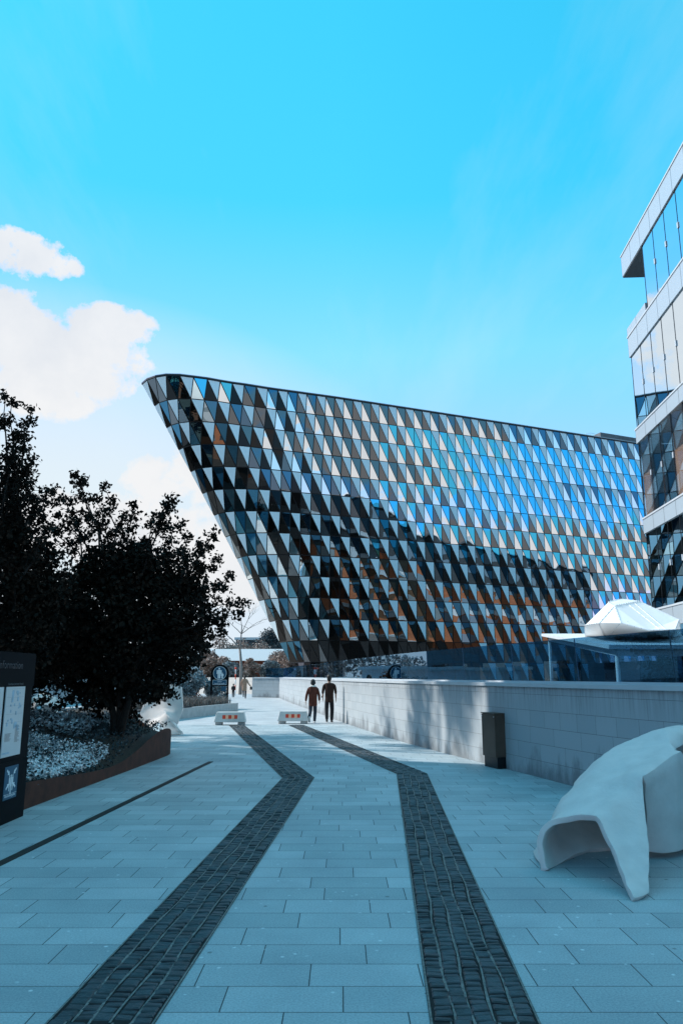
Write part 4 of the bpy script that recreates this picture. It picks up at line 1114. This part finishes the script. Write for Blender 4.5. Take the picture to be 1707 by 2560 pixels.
def person(label, loc, rz_, H, legs, arms, top, topmat, trmat, shoemat, hairfn, group=None, sleeve=1.0, hem=.82, bulk=1.0, headturn=0.0, shoulders=.20):
    """legs: {side: (knee, ankle, yaw, pitch)}; arms: {side: (elbow, wrist)}; all at 1.75 m scale, facing +Y"""
    t = thing('person', label, 'person', loc, rz_, group); k_ = H/1.75; t.scale = (k_,k_,k_)
    nodes = {'pelvis':(0,0,.95,.12),'waist':(0,0,1.10,.115),'chest':(0,-.005,1.30,.125),'neckb':(0,0,1.45,.075),'neck':(0,.005,1.51,.055),'skull':(0,.02,1.61,.088),'crown':(0,.015,1.70,.082)}
    edges = chain('pelvis','waist','chest','neckb','neck','skull','crown')
    hands = MB()
    for s_, n_ in ((-1,'l'),(1,'r')):
        kn, an, yaw, pit = legs[n_]; nodes['hip'+n_] = (s_*.09,0,.88,.085); nodes['kn'+n_] = (*kn,.055); nodes['calf'+n_] = (kn[0]*.55+an[0]*.45, kn[1]*.55+an[1]*.45-.015, kn[2]*.55+an[2]*.45, .050); nodes['an'+n_] = (*an,.036)
        edges += chain('pelvis','hip'+n_,'kn'+n_,'calf'+n_,'an'+n_)
        el, wr = arms[n_]; nodes['sh'+n_] = (s_*(shoulders-.04),-.005,1.365,.042); nodes['el'+n_] = (*el,.040); nodes['wr'+n_] = (*wr,.027)
        edges += chain('chest','sh'+n_,'el'+n_,'wr'+n_)
        fingers(hands, wr, Vector(wr)-Vector(el), -s_)
    # face details on the far side (nose, ears)
    hands.tube([(0,.095,1.625),(0,.117,1.60),(0,.098,1.592)], [.008,.014,.010], 6)
    for s_ in (-1,1):
        hands.ball((s_*.077,.015,1.615), .026, 8, 5, scale=(.35,.7,1.1)); hands.ball((s_*.03,.092,1.632), .011, 6, 4)
    hands.tube([(-.024,.094,1.565),(0,.099,1.563),(.024,.094,1.565)], .006, 5)
    skin_obj('body', nodes, edges, M['skin'], t, 2, hands)
    # upper garment
    b_ = bulk
    g_ = {'hem0':(0,0,hem-.07,(.172*b_,.135*b_)),'hem':(0,0,hem,(.172*b_,.135*b_)),'waist':(0,0,1.05,(.165*b_,.13*b_)),'chest':(0,-.01,1.28,(.175*b_,.14*b_)),'yoke':(0,0,1.40,(.14*b_,.105*b_)),'col':(0,.0,1.475,(.075,.07))}
    ge = chain('hem0','hem','waist','chest','yoke','col')
    for s_, n_ in ((-1,'l'),(1,'r')):
        el, wr = arms[n_]; e_ = Vector(el); w_ = e_.lerp(Vector(wr), sleeve)
        g_['sh'+n_] = (s_*(shoulders-.015),-.005,1.375,.060*b_); g_['el'+n_] = (*e_,.053*b_); g_['wr'+n_] = (*w_,.042*b_)
        ge += chain('yoke','sh'+n_,'el'+n_,'wr'+n_)
    # root must come first: reorder so that the chest is the first node
    g2 = {'chest': g_['chest']}; g2.update(g_)
    skin_obj(top, g2, ge, topmat, t, 2)
    tr = {'pelvis':(0,0,.93,(.15,.13)),'top':(0,0,1.06,(.15,.125))}; te = [('pelvis','top')]
    for s_, n_ in ((-1,'l'),(1,'r')):
        kn, an, yaw, pit = legs[n_]; tr['hip'+n_] = (s_*.085,0,.81,.098); tr['kn'+n_] = (*kn,.083); tr['ca'+n_] = (kn[0]*.5+an[0]*.5, kn[1]*.5+an[1]*.5-.012, kn[2]*.5+an[2]*.5,.074); tr['an'+n_] = (an[0],an[1],an[2]+.012,.064); tr['hm'+n_] = (an[0],an[1]-.004,an[2]-.03,.062)
        te += chain('pelvis','hip'+n_,'kn'+n_,'ca'+n_,'an'+n_,'hm'+n_)
    skin_obj('trousers', tr, te, trmat, t, 2)
    for n_ in ('l','r'):
        kn, an, yaw, pit = legs[n_]; mb = MB(); shoe(mb, Vector(an), yaw, pit); mb.build('shoe', shoemat, t)
    hairfn(t)
    return t
def cap(mb, c_, r, zc, s=(1,1,1)):
    mb.ball(c_, r, 14, 10, scale=s)
def man_hair(t):
    mb = MB(); mb.ball((0,-.005,1.675), .108, 16, 10, scale=(.92,1.02,1.0)); mb.ball((0,-.04,1.615), .085, 14, 8, scale=(1.0,.85,1.15)); mb.build('hair', M['hair'], t)
def woman_hat(t):
    mb = MB(); mb.ball((0,.0,1.655), .112, 16, 10, scale=(.93,1.0,1.2)); mb.tube([(0,.002,1.59),(0,.002,1.635)], [.108,.110], 16); mb.build('beanie', M['beanie'], t)
    mb = MB(); mb.tube([(-.11,.01,1.49),(-.07,-.075,1.495),(0,-.10,1.48),(.07,-.075,1.495),(.11,.01,1.49)], [.03,.042,.048,.042,.03], 8); mb.build('hood', M['fleece'], t)
mp_ = gz(815,1806)
man = person('taller walking person in dark brown sweater and black trousers, seen from behind', (mp_.x+.12,mp_.y+.05,0), -.08, 1.78,
    {'l':((-.10,-.02,.50),(-.075,-.16,.13),.05,-.25),'r':((.10,.10,.50),(.085,.10,.085),-.05,0)},
    {'l':((-.245,-.03,1.12),(-.25,.06,.90)),'r':((.25,-.05,1.12),(.255,-.01,.88))}, 'sweater', M['brownknit'], M['black_cloth'], M['black_shoe'], man_hair, None, .35, .80, 1.06, shoulders=.215)
m = MB(); m.tube([(-.283,.055,.955),(-.285,.07,.925)], [.036,.036], 10); m.build('wristwatch', M['black_metal'], man)
wp_ = gz(783,1808)
person('shorter walking person in a rust jacket, dark beanie and white shoes, seen from behind', (wp_.x-.02,wp_.y+.05,0), .0, 1.60,
    {'l':((-.10,.0,.52),(-.13,-.27,.235),.0,-.95),'r':((.09,.10,.50),(.07,.09,.085),.0,0)},
    {'l':((-.265,-.03,1.12),(-.30,.04,.88)),'r':((.255,-.03,1.13),(.265,.07,.90))}, 'jacket', M['rust'], M['denim'], M['white_shoe'], woman_hat, None, 1.0, .74, 1.14)
def long_hair(t):
    mb = MB(); mb.ball((0,-.005,1.665), .112, 14, 10, scale=(.95,1,1.05)); mb.tube([(0,-.05,1.64),(.0,-.085,1.55),(.01,-.10,1.44)], [.085,.08,.045], 12); mb.build('hair', M['hair'], t)
cp_ = gz(617,1744)
coat = person('person with long dark hair in a camel coat hurrying along the far wall', (cp_.x+.1,cp_.y-2.5,0), .1, 1.80,
    {'l':((-.09,-.02,.5),(-.06,-.30,.30),0,-.9),'r':((.09,.10,.5),(.09,.08,.085),0,0)},
    {'l':((-.27,.06,1.15),(-.28,.20,.98)),'r':((.30,-.10,1.12),(.48,-.14,.92))}, 'coat', M['camel'], M['denim'], M['black_shoe'], long_hair, None, 1.0, .64, 1.18)
m = MB(); m.box(.42,.60,-.22,-.10,.66,.88); m.tube([(.47,-.15,.88),(.50,-.15,.95),(.55,-.15,.88)], .012, 5); bevel(m.build('bag', M['hair'], coat), .03)
kp_ = gz(598,1742)
person('small dark clothed child with long dark hair beside the hurrying person', (kp_.x-.1,kp_.y-3,0), .2, 1.12,
    {'l':((-.09,.0,.5),(-.09,-.10,.10),0,-.2),'r':((.09,.10,.5),(.09,.08,.085),0,0)},
    {'l':((-.24,.08,1.15),(-.2,.26,1.02)),'r':((.24,.08,1.15),(.2,.26,1.02))}, 'jacket', M['black_cloth'], M['denim'], M['white_shoe'], long_hair, None, 1.0, .8, 1.1)

def unseen_shadow_tree(x, y, ht, w, seed, label, nl):  # trees out of view, added to break up the shadow edge on the wall
    rr = random.Random(seed); t = thing('leafy_tree', label, 'tree', (x,y,0), 0, 'unseen trees added left of the square to dapple the sunlight')
    wd = MB(); lv = MB(); wd.tube([(0,0,-.1),(.1,0,ht*.3),(0,.1,ht*.9)], [.3,.22,.05], 9)
    for q in range(30):
        a = rr.uniform(0,6.28); z_ = ht*rr.uniform(.3,.98); r_ = rr.uniform(.3,1)*w*(1-.55*abs(z_/ht-.55)/.45)
        e_ = Vector((math.cos(a)*r_, math.sin(a)*r_, z_)); wd.tube([(0,0,z_*.75), e_*.5+Vector((0,0,z_*.42)), e_], [.08,.05,.015], 5)
        for i in range(nl//30):
            v = Vector((rr.gauss(0,1),rr.gauss(0,1),rr.gauss(0,1))).normalized()*rr.uniform(.2,1.1); leafquad(lv, e_+v*w*.26, .15*rr.uniform(.6,1.3), rr)
    wd.build('trunk', M['bark'], t); lv.build('crown', M['leaf_dark'], t)
unseen_shadow_tree(-20.5, 27.4, 25, 3.7, 61, 'unseen leafy tree added beside the pale office block to dapple the wall', 9500)
unseen_shadow_tree(-27, 32.5, 25, 4.6, 62, 'unseen leafy tree added behind the first one to dapple the sunlight', 5200)
# tubular handrail near them
hp = gz(585,1742)
hr = thing('handrail', 'thin pale tubular handrail at the far end of the path', 'handrail', (hp.x-.9,hp.y-3.5,0))
m = MB(); m.tube([(0,0,0),(0,0,.9),(.9,0,.9),(.9,0,0)], .022, 8); m.build('hoop', M['alu'], hr)
m = MB(); m.tube([(0,0,.45),(.9,0,.45)], .018, 8); m.build('cross_bar', M['alu'], hr)
m = MB(); m.tube([(.45,0,.0),(.45,0,.44)], .015, 8); m.build('middle_post', M['alu'], hr)

# ================================================================== BACKGROUND
bw = gy(590,1735,80)
low = MB()
a, b = gy(500,1700,84), gy(640,1700,84)
zs_ = gy(590,1694,86).z
low.add([(a.x-20,79,0),(b.x+4,79,0),(b.x+4,86,zs_),(a.x-20,86,zs_),(a.x-20,108,zs_),(b.x+4,108,zs_),(a.x-20,108,0),(b.x+4,108,0)], [(0,1,2,3),(3,2,5,4),(4,5,7,6),(1,7,5,2),(0,3,4,6)]); struct(low.build('terrace', M['render']))
# striped pole
sp_ = gy(588,1730,72); pole = thing('striped_pole', 'slim red and white striped pole in front of the beige wall', 'pole', (sp_.x,72,0))
m = MB(); zt2 = gy(588,1672,72).z
for i in range(5): m.tube([(0,0,zt2*i/5),(0,0,zt2*(i+1)/5)], .05, 8, mi=i % 2)
m.build('shaft', [M['pole_white'], M['red']], pole)
m = MB(); m.ball((0,0,zt2+.05), .11, 8, 6); m.build('finial', M['red'], pole)
# red brown low building
Yb = 112; hx0, hx1 = gy(440,1670,Yb).x, gy(720,1670,Yb).x
hb = thing('wooden_pavilion', 'long low red brown building with white framed windows and a pale roof', 'building', (hx0,Yb,0))
zw = gy(600,1652,Yb).z; zr = gy(600,1636,Yb).z
m = MB(); m.box(0, hx1-hx0, 0, 8, 0, zw); m.build('wall', M['brick_red'], hb)
m = MB(); m.add([(-.5,-.8,zw+.003),(hx1-hx0+.5,-.8,zw+.003),(hx1-hx0+.5,4,zr+.9),(-.5,4,zr+.9),(-.5,8.8,zw+.003),(hx1-hx0+.5,8.8,zw+.003)], [(0,1,2,3),(3,2,5,4),(0,4,5,1),(0,3,4),(1,5,2)]); m.build('roof', M['roof_pale'], hb)
for px in (494,513,531,549,567,585,628,645,662,680,698):
    c_ = gy(px,1670,Yb).x-hx0; z0_, z1_ = gy(600,1681,Yb).z, gy(600,1660,Yb).z
    m = MB(); m.box(c_-.42,c_+.42,-.06,-.003,z0_,z1_); f_ = m.build('window', M['pole_white'], hb)
    m = MB(); m.box(c_-.32,c_+.32,-.075,-.062,z0_+.10,z1_-.10); m.build('pane', M['dark_win'], f_)
# dark flat building behind trees
bx = gy(590,1610,165); bx2 = gy(720,1610,165)
fbk = thing('flat_roofed_block', 'dark flat roofed block rising just behind the far pale trees', 'building', (bx.x,165,0))
m = MB(); m.box(0,bx2.x-bx.x,0,12,0,gy(600,1600,165).z); m.build('wall', M['leaf_hedge'], fbk)
m = MB(); m.box(-.3,bx2.x-bx.x+.3,-.3,12.3,gy(600,1600,165).z+.003,gy(600,1597,165).z+.3); m.build('roof', M['pole_white'], fbk)
# pale trees, each its own
def round_tree(px, py_top, Y, w, mat, seed, label, nl=3800, leaf=.17, base_py=None):
    rr = random.Random(seed); c_ = gy(px, py_top, Y); ht = c_.z
    t = thing('pale_tree', label, 'tree', (c_.x, Y, 0), 0, 'pale trees beyond the path')
    wd = MB(); wd.tube([(0,0,-.1),(.05,0,ht*.35),(0,.05,ht*.8)], [.16,.11,.03], 7)
    lv = MB(); lumps = []
    for q in range(16):
        a = rr.uniform(0,6.28); r_ = rr.uniform(.1,.85)*w; z_ = ht*rr.uniform(.28,.9); r_ *= 1-.55*abs(z_/ht-.5)
        e_ = Vector((math.cos(a)*r_, math.sin(a)*r_, z_)); lumps.append(e_); wd.tube([(0,0,ht*.25), e_*.55+Vector((0,0,ht*.1)), e_], [.06,.04,.015], 5)
    for i in range(nl):
        l = rr.choice(lumps); v = Vector((rr.gauss(0,1),rr.gauss(0,1),rr.gauss(0,1))).normalized()*rr.uniform(.4,1.1)
        p = l+v*w*.36; p.z = min(p.z, ht+rr.uniform(-.1,.15)); p.z = max(.1, p.z); leafquad(lv, p, leaf*rr.uniform(.6,1.3), rr)
    wd.build('trunk', M['bark_pale'], t); lv.build('crown', mat, t); return t
spec = [(520,1628,100,2.2,'leaf_pink','pale pinkish tree just right of the dark tree edge'),(560,1592,124,3.6,'leaf_pink','broad pale pink tree above the red brown roof'),(605,1586,126,3.4,'leaf_pink','pale pink tree behind the bare trunk'),
 (640,1594,122,3.4,'leaf_pink','rounded pale tree left of the leaning prow, above the roof'),(666,1588,124,2.8,'leaf_hedge','dark bushy tree beside the leaning prow'),(694,1568,128,3.4,'leaf_hedge','tall dark topped tree touching the leaning prow'),(706,1615,108,2.6,'leaf_pink','pale pink tree at the foot of the leaning prow'),
 (728,1630,104,2.4,'leaf_pink','pale tree behind the far end of the glass railing'),(672,1652,98,1.6,'leaf_grey','whitish bush in front of the red brown building'),(578,1655,96,1.3,'leaf_grey','whitish slim bush at the foot of the bare tree'),(556,1640,99,1.9,'leaf_pink','pinkish bushy tree in front of the red brown building, left of the bare tree'),(622,1646,97,1.5,'leaf_pink','small pinkish tree in front of the red brown building, right of the bare tree'),(480,1625,118,3.2,'leaf_pink','pale tree showing between the dark tree leaves'),(440,1640,110,3.0,'leaf_pink','pale tree mostly hidden behind the dark tree')]
for i, (px, pt, Y, w, mt, lb) in enumerate(spec): round_tree(px, pt, Y, w, M[mt], 100+i, lb, 5200, .15)
# distant wooded ridge as one mass
rr = random.Random(77); m = MB()
for _ in range(9000):
    x = rr.uniform(-95,30); h = 7.0+2.2*noise.noise(Vector((x*.07,0,5)))+1.2*noise.noise(Vector((x*.3,0,1)))
    z = h*rr.random()**.6; leafquad(m, Vector((x, 190+rr.uniform(-6,10), z)), rr.uniform(.3,.6), rr)
o = m.build('far_wood', M['leaf_pink']); stuff(o, 'distant pale wood forming the low skyline at the end of the path', 'trees')
# bare tree
rr = random.Random(12)
bt = gy(601,1720,76); bt.z = 0
bare = thing('bare_tree', 'tall bare grey tree with forking twigs beside the leaning prow', 'tree', bt)
m = MB()
def grow(p, d, L, r, lev):
    pts = [p]; q = p
    for i in range(4):
        d = (d+Vector((rr.gauss(0,.13),rr.gauss(0,.13),rr.gauss(0,.05)+.03))).normalized(); q = q+d*L/4; pts.append(q)
    m.tube(pts, [r*(1-.15*i) for i in range(5)], 6)
    if lev <= 0: return
    for i in range(3 if lev > 1 else 4):
        b_ = pts[rr.choice((2,3,4))]; dd = (d+Vector((rr.gauss(0,.55),rr.gauss(0,.55),rr.gauss(0,.3)+.1))).normalized(); grow(b_, dd, L*rr.uniform(.55,.8), r*.5, lev-1)
m.tube([(0,0,-.1),(.05,0,2.6),(-.15,0,4.3)], [.17,.14,.11], 8)
zz = gy(600,1590,76).z
grow(Vector((-.15,0,4.3)), Vector((.28,0,1)), 3.0, .09, 3); grow(Vector((-.15,0,4.3)), Vector((-.75,.1,.9)), 2.6, .075, 3)
m.build('trunk', M['bark_pale'], bare)

# pale low building behind the left trees
lf = thing('pale_annex', 'pale low annex glimpsed through the leaves behind the pylon', 'building', (-28,52,0))
m = MB(); m.box(0,17,0,7,0,2.2); m.build('wall', M['alu'], lf)
m = MB(); m.box(-.3,17.3,-.3,7.3,2.203,2.45); m.build('roof', M['roof_pale'], lf)

# ================================================================== buildings outside the frame that shade the square and are mirrored in the glass
M['slate'] = brickwork('slate_cladding', (.05,.085,.11), (.06,.10,.125), (.03,.04,.05), 1.4, .5)
def block(name, label, x0, x1, y0, y1, H, mat, nfl, sides, pitch=4.2, strata=None):
    t = thing(name, label, 'building', (x0,y0,0)); m = MB(); m.box(0,x1-x0,0,y1-y0,0,H if not strata else strata[0][0]); m.build('wall', mat, t)
    for za_, zb_2, mt_, nm_ in (strata[1:] if strata else []):
        m = MB(); m.box(0,x1-x0,0,y1-y0,za_+.002,zb_2); m.build(nm_, mt_, t)
    m = MB(); m.box(-.25,x1-x0+.25,-.25,y1-y0+.25,H+.003,H+.35); m.build('roof', M['alu'], t)
    fh_ = H/nfl; proto = None
    for sd_ in sides:
        L = (y1-y0) if sd_ in 'EW' else (x1-x0); nw = int(L/pitch)
        mb = MB(); mb.box(-.29*pitch,.29*pitch,-.05,-.003,-1.0,1.0)
        for f in range(nfl):
            for i in range(nw):
                u = (i+.5)*L/nw; z = (f+.52)*fh_
                if proto is None: proto = mb.build('window', M['dark_win'], t); w_ = proto
                else: w_ = proto.copy(); C.objects.link(w_); w_.parent = t
                if sd_ == 'S': w_.location = (u,0,z)
                elif sd_ == 'N': w_.location = (u,y1-y0,z); w_.rotation_euler = (0,0,math.pi)
                elif sd_ == 'E': w_.location = (x1-x0,u,z); w_.rotation_euler = (0,0,math.pi/2)
    return t
block('pale_office_block', 'pale office block left of the square whose shadow covers the paving', -33, -14.3, 4.5, 22.8, 19.2, M['pale_brick'], 5, 'EN')
block('shaded_office_block', 'dark fronted office block beyond the trees left of the path', -75, -33, 34, 74, 15, M['slate'], 4, 'E', 5.5)
block('banded_terracotta_block', 'tall terracotta block with dark windows beyond the glass office building', 46, 149, -14, 28, 30, M['terracotta'], 8, 'N', 8.6, [(14.5,),(14.5,17,M['alu'],'pale_band'),(17,21,M['terracotta'],'upper_wall'),(21,30,M['dark_plinth'],'attic_wall')])
block('terracotta_block', 'terracotta block closing the square behind the viewer', -14, 8, -62, -48, 20, M['terracotta'], 5, 'N')

# ================================================================== camera, sun, sky
cam = bpy.data.cameras.new('camera'); co = bpy.data.objects.new('camera', cam); C.objects.link(co)
co.location = (0,0,CH); co.rotation_euler = (math.pi/2+TH, 0, 0)
cam.sensor_fit = 'VERTICAL'; cam.sensor_height = 36; cam.lens = 36*F/2560; cam.clip_end = 4000
sc.camera = co
SAZ, SEL = math.atan2(-.936, .353), rad(40)      # azimuth clockwise from +Y
sd = Vector((math.sin(SAZ)*math.cos(SEL), math.cos(SAZ)*math.cos(SEL), math.sin(SEL)))
sl = bpy.data.lights.new('sun', 'SUN'); so = bpy.data.objects.new('sun', sl); C.objects.link(so)
sl.energy = 2.7; sl.angle = rad(.55); sl.color = (1.0,.96,.91); so.rotation_euler = sd.to_track_quat('Z','Y').to_euler(); so.location = (-40,30,60)
w = bpy.data.worlds.new('World'); sc.world = w; w.use_nodes = True
nt = w.node_tree; bgd = nt.nodes['Background']
sky = N(nt, 'ShaderNodeTexSky', sky_type='NISHITA'); sky.sun_disc = False; sky.sun_elevation = SEL; sky.sun_rotation = SAZ % (2*math.pi)
sky.air_density = 1.0; sky.dust_density = .6; sky.ozone_density = 1.2
tc = N(nt, 'ShaderNodeTexCoord'); sx = N(nt, 'ShaderNodeSeparateXYZ'); nt.links.new(tc.outputs['Generated'], sx.inputs[0])
XF = N(nt, 'ShaderNodeMath', operation='MULTIPLY_ADD', use_clamp=True); nt.links.new(sx.outputs['X'], XF.inputs[0]); XF.inputs[1].default_value = 1.15; XF.inputs[2].default_value = .5
# grade: deep cyan high up, whitish towards the horizon and the sun side
tint = ramp(nt, sx.outputs['Z'], [(.0,(.45,.52,.82)),(.10,(.55,.53,.62)),(.25,(.80,.82,.80)),(.40,(.62,1.18,1.25)),(.56,(.21,1.26,1.22)),(.74,(.18,1.40,1.28)),(.86,(.62,1.75,1.42)),(1.0,(1.15,2.3,1.65))])  # overhead stops brightened, above the view, to fill the shaded square
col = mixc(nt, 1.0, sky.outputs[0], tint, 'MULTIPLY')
col = mixc(nt, 1.0, col, ramp(nt, XF.outputs[0], [(.0,(.66,.67,.80)),(.5,(1,1,1)),(1.0,(.98,1.2,1.16))]), 'MULTIPLY')
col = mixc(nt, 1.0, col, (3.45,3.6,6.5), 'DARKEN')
# clouds: projected on a high plane so that they shrink towards the horizon
mz = N(nt, 'ShaderNodeMath', operation='MAXIMUM'); nt.links.new(sx.outputs['Z'], mz.inputs[0]); mz.inputs[1].default_value = .03
az = N(nt, 'ShaderNodeMath', operation='ADD'); nt.links.new(mz.outputs[0], az.inputs[0]); az.inputs[1].default_value = .12
dv = N(nt, 'ShaderNodeVectorMath', operation='DIVIDE'); nt.links.new(tc.outputs['Generated'], dv.inputs[0])
cb = N(nt, 'ShaderNodeCombineXYZ')
for k_ in 'XYZ': nt.links.new(az.outputs[0], cb.inputs[k_])
nt.links.new(cb.outputs[0], dv.inputs[1])
CLOUD = N(nt, 'ShaderNodeMapping'); nt.links.new(dv.outputs[0], CLOUD.inputs['Vector']); CLOUD.inputs['Location'].default_value = (0,0,0)
cn = noisetex(nt, CLOUD.outputs[0], 1.5, 9, .56)
# placed cumulus banks (directions in the sky), ragged by the noise
def blob(px, py_, rx, ry, cx=None):
    d = Vector(ray(px, py_)).normalized() if cx is None else Vector(cx).normalized()
    az_ = Vector((d.y,-d.x,0)).normalized(); up_ = az_.cross(d)
    out = []
    for ax, r_ in ((az_, rx), (up_, ry)):
        dp = N(nt, 'ShaderNodeVectorMath', operation='DOT_PRODUCT'); nt.links.new(tc.outputs['Generated'], dp.inputs[0]); dp.inputs[1].default_value = ax
        s_ = N(nt, 'ShaderNodeMath', operation='SUBTRACT'); nt.links.new(dp.outputs['Value'], s_.inputs[0]); s_.inputs[1].default_value = ax.dot(d)
        q_ = N(nt, 'ShaderNodeMath', operation='DIVIDE'); nt.links.new(s_.outputs[0], q_.inputs[0]); q_.inputs[1].default_value = r_
        q2 = N(nt, 'ShaderNodeMath', operation='POWER'); nt.links.new(q_.outputs[0], q2.inputs[0]); q2.inputs[1].default_value = 2
        out.append(q2)
    fr = N(nt, 'ShaderNodeVectorMath', operation='DOT_PRODUCT'); nt.links.new(tc.outputs['Generated'], fr.inputs[0]); fr.inputs[1].default_value = d
    bh = N(nt, 'ShaderNodeMath', operation='LESS_THAN'); nt.links.new(fr.outputs['Value'], bh.inputs[0]); bh.inputs[1].default_value = 0
    a_ = N(nt, 'ShaderNodeMath', operation='ADD'); nt.links.new(out[0].outputs[0], a_.inputs[0]); nt.links.new(out[1].outputs[0], a_.inputs[1])
    b_ = N(nt, 'ShaderNodeMath', operation='MULTIPLY_ADD'); nt.links.new(bh.outputs[0], b_.inputs[0]); b_.inputs[1].default_value = 9; nt.links.new(a_.outputs[0], b_.inputs[2])
    f_ = N(nt, 'ShaderNodeMath', operation='SUBTRACT', use_clamp=True); f_.inputs[0].default_value = 1; nt.links.new(b_.outputs[0], f_.inputs[1])
    return f_.outputs[0]
blobs_ = [blob(60,640,.075,.035), blob(30,870,.115,.085), blob(200,900,.10,.065), blob(270,810,.075,.030), blob(440,1190,.08,.045), blob(560,1420,.16,.07), blob(40,960,.12,.05),
          blob(250,1330,.25,.06),
          blob(0,0,.26,.13,(.70,-.66,.30)), blob(0,0,.3,.10,(.2,-.93,.34)), blob(0,0,.22,.09,(-.55,-.75,.42)), blob(0,0,.35,.07,(.85,-.5,.14)), blob(0,0,.3,.12,(-.95,.25,.35)), blob(0,0,.25,.08,(-.9,-.35,.48))]
acc = blobs_[0]
for b_ in blobs_[1:]:
    x_ = N(nt, 'ShaderNodeMath', operation='MAXIMUM'); nt.links.new(acc, x_.inputs[0]); nt.links.new(b_, x_.inputs[1]); acc = x_.outputs[0]
dn = N(nt, 'ShaderNodeMapping'); nt.links.new(tc.outputs['Generated'], dn.inputs['Vector'])
rag = noisetex(nt, dn.outputs[0], 17, 10, .62)
mm = N(nt, 'ShaderNodeMath', operation='MULTIPLY_ADD'); nt.links.new(rag, mm.inputs[0]); mm.inputs[1].default_value = 5.0; mm.inputs[2].default_value = -3.1
gate = N(nt, 'ShaderNodeMath', operation='MULTIPLY', use_clamp=True); nt.links.new(acc, gate.inputs[0]); gate.inputs[1].default_value = 3.5
sm_ = N(nt, 'ShaderNodeMath', operation='MULTIPLY_ADD'); nt.links.new(acc, sm_.inputs[0]); sm_.inputs[1].default_value = 1.8; nt.links.new(mm.outputs[0], sm_.inputs[2])
sm2 = N(nt, 'ShaderNodeMath', operation='MULTIPLY'); nt.links.new(sm_.outputs[0], sm2.inputs[0]); nt.links.new(gate.outputs[0], sm2.inputs[1]); sm_ = sm2
cm = ramp(nt, sm_.outputs[0], [(.06,(0,0,0)),(.22,(.45,.45,.45)),(.55,(.95,.95,.95))])
# thin high veil
ve = N(nt, 'ShaderNodeMapping'); nt.links.new(dv.outputs[0], ve.inputs['Vector']); ve.inputs['Scale'].default_value = (2.2,.6,1); ve.inputs['Rotation'].default_value = (0,0,.7)
vn = noisetex(nt, ve.outputs[0], 1.3, 7, .62)
veil = ramp(nt, vn, [(.50,(0,0,0)),(.85,(.26,.26,.26))])
SKYK = .125
VEILC, CLOUDC = (2.6,3.5,3.9), (3.62,3.64,3.68)
c2 = mixc(nt, veil, col, VEILC)
mist = N(nt, 'ShaderNodeMath', operation='MULTIPLY', use_clamp=True); nt.links.new(blob(120,1330,.50,.30), mist.inputs[0]); mist.inputs[1].default_value = .95
c2 = mixc(nt, mist.outputs[0], c2, (3.2,3.62,3.8))
shd = noisetex(nt, dn.outputs[0], 8, 5, .6)
c3 = mixc(nt, cm, c2, ramp(nt, shd, [(.35,(3.2,3.3,3.45)),(.6,CLOUDC)]))
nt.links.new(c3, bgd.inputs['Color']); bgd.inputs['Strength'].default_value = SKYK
sc.view_settings.view_transform = 'Standard'; sc.view_settings.look = 'None'; sc.view_settings.exposure = 1.0; sc.view_settings.gamma = 1
sc.render.film_transparent = False
sc.cycles.max_bounces = 8; sc.cycles.transparent_max_bounces = 16; sc.cycles.glossy_bounces = 5
